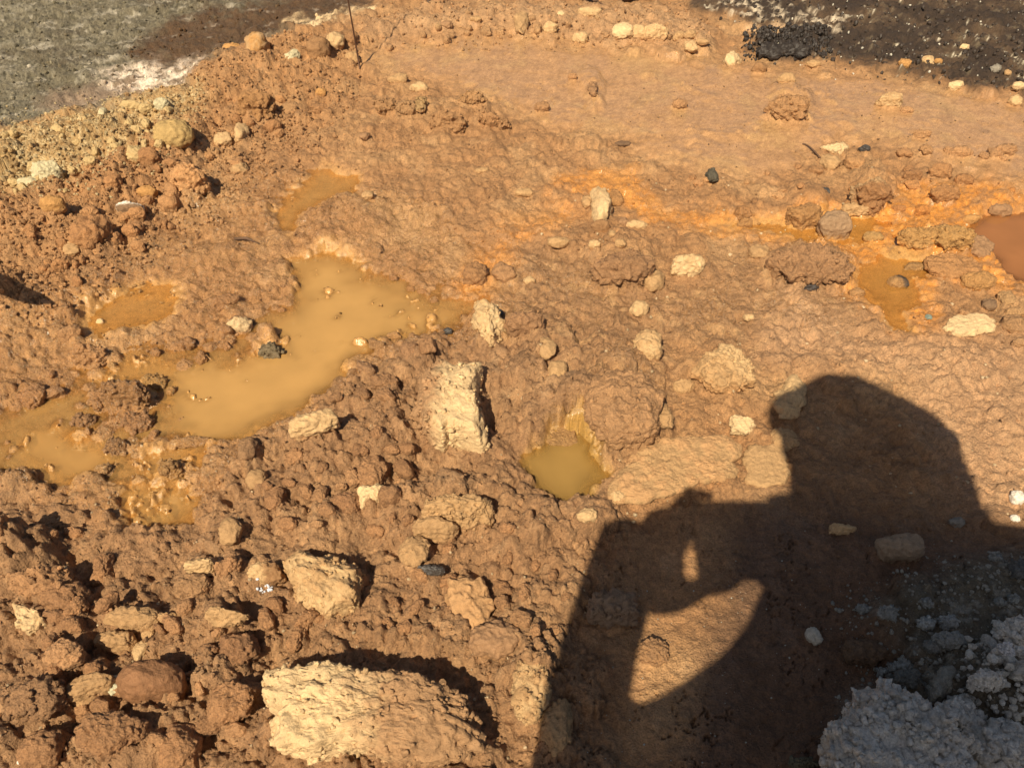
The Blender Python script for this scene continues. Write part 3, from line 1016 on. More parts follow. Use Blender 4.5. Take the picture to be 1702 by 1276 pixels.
S('mud_lump', 'clod', 'small smooth clod between the rounded clod and the cream triangular stone', 150, 1108, 28, 26, 'soil', .65, .3, mat=M_SOIL)
S('mud_lump', 'clod', 'reddish speckled lump under the tan pyramid stone', 392, 1072, 64, 58, 'red', .55, .35, lump=.4, mat=M_SOIL, fine=1.6)
S('mud_lump', 'clod', 'tall rough brown lump left of the large cream block', 378, 1155, 70, 84, 'soil', .6, .35, lump=.4, mat=M_SOIL, fine=1.6)
S('mud_lump', 'clod', 'dark-sided ridge-shaped lump in the bottom row left of the large cream block', 292, 1228, 62, 84, 'soil', .75, .5, lump=.35, mat=M_SOIL)
S('mud_lump', 'clod', 'broad low lump at the bottom edge beneath the round reddish boulder', 190, 1230, 110, 70, 'soil', .5, .3, lump=.35, mat=M_SOIL)
S('mud_lump', 'clod', 'dark-shadowed rounded lump at the bottom left below the broad brown mound', 62, 1235, 64, 72, 'soil', .75, .3, lump=.3, mat=M_SOIL)
S('mud_mound', 'clod', 'craggy brown clod at the left edge above the cream wedge slab', 40, 925, 84, 70, 'soil', .8, .4, lump=.45, mat=M_SOIL, fine=1.6)
S('mud_lump', 'clod', 'craggy clod between the left-edge clod and the flat-topped tan stone', 98, 955, 40, 40, 'soil', .7, .4, lump=.4, mat=M_SOIL)
S('mud_lump', 'clod', 'brown lump with a dark right side left of the flat-topped tan stone', 165, 958, 36, 32, 'soil', .7, .4, mat=M_SOIL)
S('slate_chip', 'rock', 'blue-black wet rock embedded in mud right of the notched cream block', 714, 942, 50, 24, 'slate', .5, .6, dirt=None, mat=M_DARKR, wet=.6, rot=-8)
S('tan_lump', 'clod', 'tan lump with a white speck left of the blue-black rock', 688, 914, 48, 52, 'dusty', .5, .35)
S('white_speck', 'pebble', 'white speck on the tan lump beside the blue-black rock', 680, 930, 13, 12, 'white', .5, .3, sink=.2, dirt=None)
S('cone_lump', 'clod', 'smooth pale cone-shaped lump above the blue-black rock', 722, 872, 74, 44, 'dusty', .6, .5)
S('tall_clod', 'clod', 'tall pale crumbly clod at the left border of the arm shadow', 882, 1128, 62, 108, 'pale', .55, .4, lump=.35, fine=1.8, col2='dusty', dirt=None)
S('grey_lump', 'clod', 'round grey-brown lump inside the sunlit gap of the shadow', 1085, 1083, 52, 46, 'greybrown', .5, .3, lump=.4, wet=.5, mat=M_SOIL)
S('shaded_wedge', 'stone', 'pale wedge-shaped stone in shade by the lower border of the arm shadow', 925, 1207, 60, 88, 'tan', .45, .7, poly=[(896, 1190), (905, 1168), (935, 1160), (958, 1178), (955, 1215), (935, 1250), (918, 1258), (902, 1230)])
S('shaded_lump', 'clod', 'cauliflower-shaped pale lump in the arm shadow', 1020, 1010, 84, 66, (.26, .18, .115), .55, .25, lump=.42)
S('cream_stone', 'stone', 'cream stone on the upper left tip of the phone shadow', 976, 857, 34, 26, 'pale', .5, .6)
S('dusty_block', 'clod', 'broad crumbly tan block left of the small round pool', 760, 824, 112, 62, 'tan', .55, .4, lump=.32, fine=1.8, box=3)
S('heart_stone', 'stone', 'cream heart-shaped stone left of the crumbly tan block', 617, 819, 50, 34, 'cream', .5, .4, dirt=None, poly=[(593, 818), (602, 806), (616, 812), (630, 804), (642, 812), (640, 824), (615, 830), (598, 840)])
S('brown_stone', 'stone', 'smooth reddish brown stone left of the heart-shaped stone', 575, 832, 46, 40, 'red', .6, .3, mat=M_SOIL)
S('brown_stone', 'stone', 'rounded dark brown stone right of the heart-shaped stone', 648, 828, 36, 34, 'brown', .7, .3, mat=M_SOIL)
S('cream_stone', 'stone', 'elongated cream stone below the right end of the largest puddle', 527, 722, 78, 44, 'pale', .5, .35, rot=18, lump=.3, fine=1.6)
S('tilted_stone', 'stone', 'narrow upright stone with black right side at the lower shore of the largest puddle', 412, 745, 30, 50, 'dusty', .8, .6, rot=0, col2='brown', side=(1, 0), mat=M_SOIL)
S('mud_lump', 'clod', 'pale rounded lump between the narrow upright stone and the heart-shaped stone', 428, 800, 36, 36, 'dusty', .7, .35)
S('mud_lump', 'clod', 'craggy dark-sided lump above the heart-shaped stone', 612, 762, 46, 64, 'soil', .8, .4, lump=.4, mat=M_SOIL)

# ---- angular stones at the right shore of the largest puddle
gA = 'angular stones on the shore'
for (u, v, w, h, c, rot, lab) in [
    (626, 572, 32, 20, 'greybrown', -20, 'dark angular stone touching the water, uppermost right of the largest puddle'),
    (607, 612, 40, 30, 'greybrown', -35, 'diamond-shaped brown stone on the shore of the largest puddle'),
    (640, 633, 44, 34, 'brown', 20, 'broad brown stone between the diamond-shaped stone and the tall cream block'),
    (680, 585, 32, 36, 'mauve', 0, 'squarish mauve stone above the tall cream block'),
    (712, 582, 30, 34, 'brown', 10, 'grooved brown stone just above the tall cream block'),
    (626, 642, 13, 14, 'cream', 0, 'tiny cream stone among the brown angular stones'),
    (578, 650, 18, 20, 'tan', 0, 'small two-toned stone lowest at the shore of the largest puddle'),
    (602, 658, 24, 28, 'brown', 30, 'small dark brown stone beside the two-toned stone'),
    (640, 668, 38, 26, 'brown', -15, 'flat brown stone left of the tall cream block'),
    (655, 560, 26, 16, 'mauve', 0, 'small flat mauve stone touching the upper pool of the largest puddle'),
    (560, 662, 26, 16, 'brown', 20, 'small brown stone half in the lower right shore of the largest puddle')]:
    S('angular_stone', 'stone', lab, u, v, w, h, c, .5, .85, rot=rot, wet=.45, mat=M_SOIL if c != 'cream' else M_ROCK, group=gA)
S('dark_stone', 'stone', 'small grey-black stone right of the upper pool, left of the pale holed rock', 745, 551, 18, 13, 'slate', .6, .6, mat=M_DARKR)
S('pale_rock', 'rock', 'pale crumbly rock with a dark hole on its upper right, right of the largest puddle', 812, 534, 58, 64, 'cream', .75, .45, lump=.3, fine=2, dirt=None, col2='pale',
  poly=[(788, 512), (806, 502), (828, 510), (840, 540), (826, 560), (815, 568), (795, 552), (786, 532)])
S('hole_shade', 'pebble', 'black lump standing in for the shaded hole in the pale holed rock', 830, 520, 14, 14, 'dark', .4, .4, mat=M_DARKR, dirt=None, sink=-.9)  # black lump paints the shade inside the rock's hole
S('mud_lump', 'clod', 'smooth two-lobed brown lump right of the pale holed rock', 872, 536, 62, 38, 'mauve', .55, .3, lump=.4, mat=M_SOIL)
S('tan_lump', 'stone', 'smooth brownish lump above the pale holed rock', 838, 452, 40, 38, 'mauve', .55, .5, mat=M_SOIL)
S('pale_shard', 'stone', 'small pale three-cornered shard in the centre right of the upper pool', 878, 466, 22, 16, 'pale', .5, .9)
S('dark_lump', 'clod', 'dark brown crumbly clod at the right end of the upper pool', 790, 452, 40, 40, 'brown', .6, .4, lump=.5, mat=M_SOIL, fine=1.6)
S('crusted_lump', 'rock', 'grey-green crusted lump standing in the largest puddle', 446, 568, 40, 34, (.17, .125, .07), .8, .35, lump=.6, mat=M_CRUST, fine=2.4, wet=.6, dirt=None)
S('half_buried_stone', 'stone', 'two-toned stone, cream at its front, on the upper shore of the largest puddle', 396, 530, 38, 30, 'brown', .6, .4, col2='cream', side=(.4, -1), mat=M_SOIL)
S('mud_slab', 'stone', 'leaning brown slab left of the upper pool', 372, 500, 52, 22, 'brown', .5, .6, rot=28, wet=.6, mat=M_SOIL)
S('mud_slab', 'stone', 'dark wet slab pointing up right at the left edge beside shallow water', 50, 652, 44, 48, 'brown', .6, .7, rot=45, wet=.7, mat=M_SOIL)
S('mud_slab', 'stone', 'flat wet greyish stone right of the dark wet slab', 88, 652, 34, 24, 'greybrown', .4, .8, rot=30, wet=.7, mat=M_SOIL)
S('mud_slab', 'stone', 'curved thin slab standing in shallow water left of the largest puddle', 308, 612, 28, 26, 'dusty', .4, .6, rot=40, wet=.7, mat=M_SOIL)
S('mud_slab', 'stone', 'long flat brown slab at the lower shore of the largest puddle', 322, 732, 70, 26, 'greybrown', .4, .5, rot=8, wet=.7, mat=M_SOIL)
S('wet_lump', 'clod', 'dark double-peaked wet lump left of the largest puddle', 208, 652, 84, 44, 'greybrown', .6, .4, lump=.55, fine=2, wet=.8, mat=M_SOIL)
S('wet_lump', 'clod', 'glossy lump just below the dark double-peaked lump', 228, 700, 48, 40, 'greybrown', .6, .4, lump=.5, fine=2, wet=.8, mat=M_SOIL)
S('wet_lump', 'clod', 'small round wet lump right of the dark double-peaked lump', 256, 634, 34, 28, 'brown', .6, .4, wet=.8, mat=M_SOIL)
S('wet_lump', 'clod', 'wet peaked lump between the left puddle and the long flat slab', 196, 742, 36, 36, 'greybrown', .7, .5, lump=.5, wet=.8, mat=M_SOIL)
S('wet_lump', 'clod', 'small dark wet lump above the lower puddle', 284, 780, 34, 34, 'greybrown', .7, .5, lump=.5, wet=.8, mat=M_SOIL)
S('wet_lump', 'clod', 'dark pointed wet clod left of the lower puddle', 172, 782, 28, 24, 'greybrown', .7, .5, wet=.8, mat=M_SOIL)
S('wet_lump', 'clod', 'dark wet lump where the left puddle meets the wet bank', 140, 700, 34, 26, 'greybrown', .6, .4, wet=.8, mat=M_SOIL)
S('wet_lump', 'clod', 'wet brown lump between the silted pool and the dark double-peaked lump', 146, 588, 56, 40, 'brown', .6, .4, lump=.5, wet=.7, mat=M_SOIL)
S('white_chip', 'pebble', 'small whitish pebble at the lower left of the silted pool', 166, 534, 13, 11, 'cream', .6, .5)
S('dark_stone', 'stone', 'dark brown stone with a black underside above the wet left bank', 112, 545, 38, 26, 'brown', .5, .6, rot=35, mat=M_SOIL)
S('oval_pebble', 'stone', 'small mud-coated oval stone left in the upper pool of the largest puddle', 672, 510, 26, 16, 'brown', .5, .3, wet=.8, mat=M_SOIL)


# ---- centre and right
S('flat_slab', 'stone', 'flat brown slab just above the small round pool', 936, 670, 56, 46, 'mauve', .3, .6, flat=.3, mat=M_SOIL)
S('great_lump', 'clod', 'large smooth rounded brown mud lump upper right of the small round pool', 1032, 668, 120, 130, 'mauve', .40, .15, lump=.28, fine=1.8, mat=M_SOIL, wet=.4, sink=.5)
S('tan_lump', 'clod', 'tan lump beside the right foot of the large rounded mud lump', 1096, 692, 46, 52, 'dusty', .5, .4)
S('tan_stone', 'stone', 'small flat tan stone right of the large rounded mud lump', 1136, 642, 42, 28, 'tan', .4, .7)
S('pale_lump', 'clod', 'upright pale tan lump above the large rounded mud lump', 1075, 578, 48, 58, 'pale', .6, .6, col2='tan')
S('round_stone', 'stone', 'small round pale stone above the upright pale tan lump', 1063, 514, 31, 31, 'pale', .8, .2, box=2)
S('tan_stone', 'stone', 'rounded squarish tan stone, middle of a column of three pale stones', 1085, 464, 40, 46, 'tan', .6, .45)
S('cream_rock', 'rock', 'cream rock with a flat bright top right of the squarish tan stone', 1143, 441, 58, 38, 'cream', .6, .65, col2='pale', fine=1.5, dirt=None)
S('tan_stone', 'stone', 'narrow tan stone left of the upright pale tan lump', 910, 574, 28, 40, 'tan', .5, .5)
S('tan_stone', 'stone', 'rounded tan stone just below the narrow tan stone', 926, 612, 34, 36, 'tan', .6, .35)
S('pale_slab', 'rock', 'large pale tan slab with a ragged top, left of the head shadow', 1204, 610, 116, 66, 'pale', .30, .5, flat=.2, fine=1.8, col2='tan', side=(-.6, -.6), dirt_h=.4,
  poly=[(1150, 610), (1165, 590), (1190, 575), (1222, 580), (1256, 612), (1248, 632), (1205, 642), (1165, 636)])
S('pale_stone', 'stone', 'small pale stone above the ragged pale slab', 1245, 524, 22, 16, 'pale', .5, .6)
S('cream_stone', 'stone', 'cream stone half covered by the left edge of the head shadow', 1312, 655, 54, 68, 'pale', .4, .7, poly=[(1290, 640), (1318, 622), (1340, 640), (1338, 670), (1325, 692), (1296, 694), (1288, 665)])
S('shaded_stone', 'stone', 'flat stone wholly in the head shadow below the half-shaded cream stone', 1302, 732, 46, 44, 'tan', .4, .7)
S('cream_stone', 'stone', 'low angular cream stone left of the head shadow', 1234, 703, 56, 34, 'cream', .4, .8, dirt=None, poly=[(1207, 690), (1222, 684), (1238, 696), (1264, 704), (1240, 720), (1214, 712)])
S('tan_slab', 'slab', 'long flat tan slab between the small round pool and the phone shadow', 1120, 778, 216, 104, 'tan', .14, .4, flat=.4, lump=.12, dirt=None, col2='pink',
  poly=[(1010, 792), (1055, 752), (1105, 726), (1195, 728), (1230, 748), (1226, 786), (1180, 802), (1110, 826), (1040, 832), (1014, 818)])
S('tan_slab', 'slab', 'smooth rounded tan slab at the left edge of the face shadow', 1272, 778, 76, 86, 'tan', .20, .4, flat=.35, lump=.12, dirt=None,
  poly=[(1236, 760), (1246, 740), (1290, 738), (1310, 760), (1312, 806), (1275, 812), (1242, 800)])
S('pebble', 'stone', 'small pale oval stone at the lower end of the long tan slab', 1027, 828, 30, 24, 'pale', .6, .3)
S('cream_slab', 'slab', 'bright cream leaf-shaped flat slab at the right side of the scene', 1606, 540, 90, 38, 'cream', .25, .5, flat=.4, lump=.1, dirt=None,
  poly=[(1562, 542), (1585, 526), (1620, 520), (1650, 530), (1655, 546), (1625, 556), (1600, 558), (1578, 552)])
S('oval_slab', 'slab', 'flat muddy oval slab right of the orange puddle', 1588, 442, 92, 44, 'tan', .28, .3, rot=-12, flat=.3, wet=.4, mat=M_SOIL)
S('oval_slab', 'stone', 'rounded muddy stone joined to the flat muddy oval slab', 1628, 466, 52, 32, 'tan', .45, .3, wet=.4, mat=M_SOIL)
S('grey_stone', 'stone', 'grey-brown angular stone standing in the orange puddle', 1520, 445, 36, 20, 'greybrown', .5, .7, wet=.6, mat=M_SOIL)
S('dark_topped_stone', 'stone', 'muddy stone with a blackish top in the orange puddle', 1492, 470, 38, 26, 'tan', .55, .4, col2='slate', side=(.7, .4), wet=.6, mat=M_SOIL)
S('mud_lump', 'clod', 'small muddy clod at the left shore of the orange puddle', 1425, 487, 26, 18, 'tan', .5, .4, wet=.6, mat=M_SOIL)
S('grey_pebble', 'stone', 'smooth grey oval stone above the cream leaf-shaped slab', 1645, 504, 22, 24, 'greybrown', .6, .2, rot=-30)
S('teal_chip', 'chip', 'tiny blue-grey chip above left of the cream leaf-shaped slab', 1543, 527, 11, 11, 'teal', .5, .5, dirt=None)
gE = 'muddy stones at the right edge'
for (u, v, w, h, lab) in [(1676, 492, 24, 26, 'slim muddy stone at the right edge, leftmost of the group under the red pool'),
                          (1692, 510, 28, 20, 'muddy stone at the right edge directly under the red pool'),
                          (1684, 536, 40, 32, 'larger rough muddy stone at the right edge beside the cream leaf-shaped slab'),
                          (1696, 570, 26, 16, 'low dark-rimmed stone lowest in the group at the right edge')]:
    S('muddy_stone', 'stone', lab, u, v, w, h, 'tan', .5, .5, wet=.4, mat=M_SOIL, group=gE)
S('dark_crumb', 'crumb', 'black crumbly patch at the lower edge of the craggy mud heap by the orange puddle', 1352, 470, 26, 13, 'dark', .6, .5, lump=.6, mat=M_DARKR)
S('craggy_heap', 'clod', 'broad craggy mud heap left of the orange puddle', 1352, 434, 128, 62, 'mauve', .32, .3, lump=.5, fine=2.6, mat=M_SOIL, sink=.5)
S('craggy_heap', 'clod', 'craggy mud heap above the centre, right of the upright pale rock', 1040, 434, 96, 56, 'mauve', .42, .3, lump=.45, fine=2.2, mat=M_SOIL, sink=.5)
S('white_stone', 'stone', 'small white stone with a dark shadow at the right edge', 1692, 826, 22, 26, 'white', .7, .4, dirt=None)
S('round_boulder', 'rock', 'round grey-brown boulder on the orange flow', 1386, 376, 58, 46, (.30, .20, .12), .75, .35, lump=.2)
S('craggy_lump', 'rock', 'dark craggy lump with a pale tan top upper right of the round boulder', 1454, 306, 64, 52, 'greybrown', .75, .4, lump=.5, fine=2.2, col2='tan', side=(0, 1), mat=M_SOIL)
S('craggy_lump', 'clod', 'muddy craggy lump carrying a slate chip, above the round boulder', 1345, 334, 58, 38, 'greybrown', .6, .35, lump=.4, fine=1.8, mat=M_SOIL)
S('slate_chip', 'chip', 'dark triangular slate chip on the muddy craggy lump', 1371, 322, 16, 15, 'slate', .5, .9, dirt=None, mat=M_DARKR, sink=-.4)
S('slate_chip', 'chip', 'small blue-black slate chip right of the cream wedge pair', 1436, 250, 18, 13, 'slate', .5, .9, dirt=None, mat=M_DARKR)
S('cream_wedge', 'stone', 'cream wedge, upper of a pair in the upper right silt', 1388, 244, 48, 24, 'cream', .45, .85, dirt=None, poly=[(1364, 242), (1378, 236), (1412, 236), (1408, 246), (1386, 256)])
S('tan_wedge', 'stone', 'tan-fronted wedge, lower of a pair in the upper right silt', 1380, 270, 34, 30, 'tan', .5, .8)
S('mud_dome', 'clod', 'low brown dome right of the tan-fronted wedge', 1421, 266, 34, 26, 'soil', .5, .2, mat=M_SOIL)
S('grey_crumb', 'crumb', 'dark grey-green crumb lump left of the muddy craggy lump', 1183, 294, 19, 24, (.095, .08, .055), .6, .4, lump=.6, mat=M_CRUST, dirt=None, fine=2)
S('muddy_rock', 'clod', 'muddy knob on the left end of the orange flow', 1237, 350, 30, 22, 'greybrown', .6, .4, lump=.4, wet=.6, mat=M_SOIL)
S('angular_stone', 'stone', 'angular brown stone under the muddy knob on the orange flow', 1238, 370, 26, 16, 'brown', .6, .8, wet=.5, mat=M_SOIL)
gT = 'muddy lumps in the upper right silt'
for (u, v, w, h, lab) in [(1517, 290, 32, 18, 'smooth muddy lump right of the dark craggy lump with pale top'), (1563, 288, 38, 24, 'dark-cracked muddy lump in the upper right silt'),
                          (1602, 300, 30, 20, 'rounded muddy lump right of the dark-cracked lump'), (1572, 320, 48, 28, 'lobed muddy lump under the dark-cracked lump'),
                          (1532, 350, 26, 20, 'small rounded muddy lump above the craggy stones of the orange flow'), (1495, 346, 20, 12, 'tiny muddy lump right of the tan lump on the orange flow'),
                          (1533, 222, 28, 14, 'twisted dark-edged mud piece in the upper right silt'), (1598, 252, 36, 16, 'low muddy oval at the upper right'),
                          (1670, 250, 40, 18, 'low muddy lump near the right edge in the silt')]:
    S('muddy_lump', 'clod', lab, u, v, w, h, 'soil', .55, .35, lump=.4, mat=M_SOIL, group=gT)
S('tan_lump', 'clod', 'tan crumbly lump joined to the round boulder on its upper right', 1422, 346, 50, 22, 'tan', .5, .3, lump=.4, fine=1.6)
S('flat_stone', 'stone', 'flat muddy stone right of the round boulder', 1452, 393, 34, 18, 'tan', .4, .4, mat=M_SOIL)
S('tan_stone', 'stone', 'orange-tan stone right of the orange flow, left of the rough brown stone', 1615, 364, 30, 16, 'orange', .5, .5)
S('rough_stone', 'stone', 'rough brown stone at the top of the red pool', 1661, 354, 38, 24, 'mauve', .5, .5)
S('craggy_stone', 'rock', 'left craggy stone of the pair beside the red pool', 1532, 386, 66, 34, 'tan', .45, .4, lump=.5, fine=2, mat=M_SOIL)
S('craggy_stone', 'rock', 'right craggy stone of the pair beside the red pool', 1586, 396, 60, 40, 'tan', .45, .4, lump=.5, fine=2, mat=M_SOIL)
S('flat_slab', 'stone', 'flat pinkish brown slab at the shore of the red pool', 1630, 410, 46, 42, 'mauve', .3, .6, flat=.3)
S('muddy_stone', 'stone', 'tiny lump on the shore of the red pool', 1655, 410, 20, 14, 'tan', .5, .4, mat=M_SOIL)
S('dusty_stone', 'stone', 'rounded dusty stone left of the broad craggy mud heap', 1262, 418, 32, 28, 'dusty', .5, .35)

# ---- round the upright pale rock
S('upright_rock', 'rock', 'upright cream rock in the middle of the picture, above the column of pale stones', 999, 338, 38, 54, 'cream', .95, .55, dirt=None, col2='pale', poly=[(984, 316), (995, 311), (1008, 318), (1020, 348), (1012, 362), (992, 362), (983, 340)])
S('tan_stone', 'stone', 'small tan stone leaning left on the upright cream rock', 976, 334, 18, 24, 'tan', .7, .5)
S('brown_stone', 'stone', 'brown rounded stone on the right of the upright cream rock', 1025, 326, 22, 28, 'mauve', .5, .3, mat=M_SOIL)
S('brown_stone', 'stone', 'brown oval stone under the upright cream rock', 998, 372, 31, 21, 'brown', .7, .3)
S('tan_pebble', 'stone', 'small brownish stone lower right of the upright cream rock', 1036, 368, 18, 16, 'mauve', .6, .3)
S('pale_stone', 'stone', 'flat pale stone right of the brown oval stone', 1059, 377, 36, 17, 'pale', .5, .5)
S('pale_stone', 'stone', 'pale flattened stone left of the brown oval stone', 929, 397, 36, 20, 'tan', .5, .6)
S('pebble', 'pebble', 'tiny pale pebble directly under the brown oval stone', 1017, 393, 12, 15, 'tan', .6, .4)
S('pebble', 'pebble', 'pale pebble lower left under the brown oval stone', 988, 410, 20, 16, 'pale', .6, .5)
S('pebble', 'pebble', 'pale pebble lower right under the brown oval stone', 1031, 407, 18, 14, 'tan', .6, .5)

# ---- top of the picture
S('bright_stone', 'stone', 'very bright cream stone beside the black heap at the top', 1218, 96, 32, 24, 'cream', .6, .8, dirt=None, poly=[(1202, 94), (1216, 85), (1234, 85), (1233, 97), (1220, 108), (1208, 102)])
S('brown_stone', 'stone', 'brown stone under the black heap', 1262, 113, 24, 17, 'brown', .6, .6)
S('black_heap', 'clod', 'heap of black crumbly soil at the top right', 1302, 78, 88, 24, (.028, .020, .015), .30, .4, lump=.7, fine=3, mat=M_DARKR, dirt=None)
S('tan_stone', 'stone', 'flat tan stone at the lower right of the black heap', 1354, 99, 24, 12, 'tan', .5, .5)
S('tan_stone', 'stone', 'tan stone resting on the knobbly lump in the silt', 1307, 140, 31, 16, 'tan', .55, .5)
S('knobbly_lump', 'clod', 'knobbly muddy lump rising from the silt at the top right', 1316, 166, 72, 40, 'soil', .5, .3, lump=.55, fine=2.4, mat=M_SOIL)
S('flat_top_stone', 'stone', 'tan flat-topped stone in the silt under the dark soil', 1480, 167, 47, 26, 'pale', .55, .7, flat=.3, col2='tan')
S('mud_lump', 'clod', 'small mud lump at the lower right of the flat-topped stone', 1508, 183, 22, 10, 'soil', .5, .4, mat=M_SOIL)
S('cream_stone', 'stone', 'cream stone on the border of the dark soil', 1590, 138, 25, 15, 'cream', .6, .6, dirt=None)
S('orange_stone', 'stone', 'orange-brown stone on the dark soil', 1505, 102, 21, 16, 'orange', .6, .5)
S('pale_pebble', 'pebble', 'cream lump right of the orange-brown stone on the dark soil', 1546, 92, 20, 15, 'pale', .6, .5)
S('pale_pebble', 'pebble', 'small orange pebble beside the cream lump on dark soil', 1560, 101, 13, 9, 'orange', .6, .5)
S('white_pebble', 'pebble', 'white pebble highest on the dark soil', 1606, 71, 16, 9, 'cream', .6, .5, dirt=None)
S('grey_pebble', 'pebble', 'brownish grey pebble near the right end of the dark soil', 1656, 112, 17, 12, 'grey', .6, .5)
S('pale_pebble', 'pebble', 'pale pebble right of the brownish grey pebble', 1674, 122, 12, 10, 'tan', .6, .5)
S('cream_stone', 'stone', 'cream stone in the upper right corner by the border of dark soil', 1690, 149, 20, 14, 'cream', .6, .5)
S('cream_stone', 'stone', 'tan stone under the cream stone by the right edge', 1690, 164, 22, 18, 'pale', .6, .5)
gR = 'row of pale stones along the top rim'
for (u, v, w, h, c, lab) in [
    (1034, 53, 34, 28, 'cream', 'brightest cream stone, left end of the pale row on the top rim'), (1062, 57, 26, 22, 'pale', 'cream stone second in the pale row on the top rim'),
    (1092, 54, 42, 26, 'pale', 'widest tan-cream stone in the pale row on the top rim'), (1128, 62, 20, 15, 'tan', 'small stone right in the pale row on the top rim'),
    (1149, 72, 22, 19, 'pale', 'rounded pale stone at the right end of the pale row'), (1146, 60, 20, 14, 'tan', 'tan stone above the rounded pale stone at the row end'),
    (1168, 70, 24, 9, 'tan', 'flat tan stone at the far right end of the pale row'),
    (965, 48, 26, 22, 'pale', 'oval tan stone left of the brightest cream stone'), (915, 45, 26, 18, 'pale', 'pale lump between the pale wedge and the oval tan stone'),
    (932, 27, 13, 11, 'cream', 'tiny cream stone above the pale lump on the rim'), (897, 34, 10, 7, 'white', 'tiny white stone right of the pale wedge'),
    (980, 25, 40, 18, 'pale', 'broad pale stone nearest the top edge'), (866, 33, 25, 36, 'tan', 'upright pale tan wedge on the top rim'),
    (790, 30, 20, 10, 'tan', 'small flat stone left of the upright tan wedge'), (742, 38, 20, 14, 'mauve', 'brown stone by the shadow of the top post')]:
    S('rim_stone', 'stone', lab, u, v, w, h, c, .6, .6, group=gR)
S('tan_stone', 'stone', 'flat tan stone at the left end of the craggy ridge below the silt', 661, 130, 34, 17, 'tan', .4, .6)
S('tan_stone', 'stone', 'crumbly pale stone right of the flat tan stone on the ridge', 696, 144, 32, 20, 'pale', .5, .5, fine=1.8)
S('white_pebble', 'pebble', 'tiny cream pebble on the crest of the craggy ridge', 787, 157, 9, 8, 'cream', .7, .4, dirt=None)
for (u, v, w, h, lab) in [(674, 182, 38, 26, 'rounded lump in the craggy ridge under the flat tan stone'), (701, 182, 18, 24, 'narrow lump in the craggy ridge'),
                          (742, 188, 56, 32, 'broad craggy lump in the middle of the ridge'), (786, 172, 46, 22, 'craggy lump on the crest of the ridge right of its middle'),
                          (812, 192, 34, 20, 'craggy lump near the right end of the ridge'), (835, 204, 27, 16, 'smooth rounded clod at the right end of the ridge'),
                          (640, 178, 34, 24, 'craggy lump at the left of the ridge')]:
    S('ridge_lump', 'clod', lab, u, v, w, h, (.30, .19, .095), .6, .4, lump=.5, fine=2, mat=M_SOIL, group='craggy lumps of the ridge below the silt')
S('oval_stone', 'stone', 'small flat oval stone in the mud below the ridge', 801, 281, 22, 10, 'tan', .4, .2, rot=15)
S('oval_stone', 'stone', 'muddy oval stone upper left of the upright cream rock', 871, 318, 30, 15, 'tan', .45, .3)
S('silt_clod', 'clod', 'dark muddy clod sitting in the smooth silt', 900, 177, 24, 18, 'soil', .6, .4, lump=.4, mat=M_SOIL)
S('silt_clod', 'clod', 'small dark clod at the upper end of the craggy streak in the silt', 952, 128, 16, 11, 'soil', .6, .5, mat=M_SOIL)
S('silt_clod', 'clod', 'upright craggy clod in the streak in the silt', 986, 144, 16, 26, 'mauve', .6, .5, lump=.5, mat=M_SOIL)
S('silt_clod', 'clod', 'dark muddy clod at the right of the smooth silt', 1130, 174, 28, 16, 'soil', .5, .5, lump=.5, mat=M_SOIL)
S('wood_chip', 'chip', 'dark flat fragment lying in silt below the craggy streak', 1038, 238, 32, 9, (.16, .10, .06), .35, .8, dirt=None)
S('small_stone', 'stone', 'small greyish three-cornered stone left of the craggy ridge', 606, 225, 18, 15, 'mauve', .6, .8)
S('small_stone', 'stone', 'small tan stone right of the upper small puddle', 612, 327, 20, 18, 'tan', .6, .5)

# ---- crumbly bank at the upper left
S('orange_boulder', 'rock', 'orange-tan upright boulder on the crest of the upper left bank', 428, 83, 38, 40, 'orange', .8, .5, col2='tan')
S('green_shard', 'stone', 'pale greenish flat shard right of the orange-tan boulder', 486, 89, 36, 18, 'green', .35, .95, dirt=None, flat=.3, poly=[(468, 93), (490, 82), (502, 88), (490, 97), (476, 98)])
S('brown_stone', 'stone', 'rounded brown stone right of the greenish shard', 528, 75, 36, 32, 'brown', .7, .35)
S('pale_stone', 'stone', 'pale tan stone near the wire stake', 555, 63, 32, 28, 'pale', .6, .6)
S('tan_stone', 'stone', 'tan stone at the foot of the wire stake', 583, 90, 24, 22, 'tan', .6, .5)
S('brown_clod', 'clod', 'dark crumbly clod left of the wire stake', 584, 60, 20, 24, 'brown', .7, .5, lump=.5, mat=M_SOIL)
S('tan_stone', 'stone', 'small orange-tan pebble on the dark patch at the upper left', 412, 56, 15, 13, 'tan', .6, .5)
S('brown_stone', 'stone', 'low brown stone on the border of the dark patch', 385, 81, 30, 14, 'orange', .45, .4)
S('knobbly_lump', 'clod', 'large knobbly orange-brown lump under the orange-tan boulder', 416, 146, 62, 40, 'orange', .65, .35, lump=.5, fine=2.2, mat=M_SOIL)
S('smooth_boulder', 'rock', 'smooth tan boulder half sunk in the yellow bank', 291, 222, 58, 48, (.40, .28, .12), .55, .3, lump=.2)
S('pale_flake', 'stone', 'upright pale flake stone on the upper left bank', 398, 212, 26, 34, 'pale', .8, .8)
S('pink_stone', 'stone', 'pale pinkish stone touching the upright flake stone', 370, 226, 30, 24, 'pale', .5, .5)
S('brown_lump', 'clod', 'big knobbly brown lump below the smooth tan boulder', 310, 278, 56, 46, 'soil', .7, .35, lump=.4, fine=1.8, mat=M_SOIL)
S('green_rock', 'rock', 'pale greenish rock near the left edge in the yellow bank', 75, 281, 44, 36, 'green', .7, .6, dirt=None, fine=1.6)
S('green_stone', 'stone', 'long pale greenish stone below the greenish rock', 52, 314, 33, 18, 'green', .5, .6)
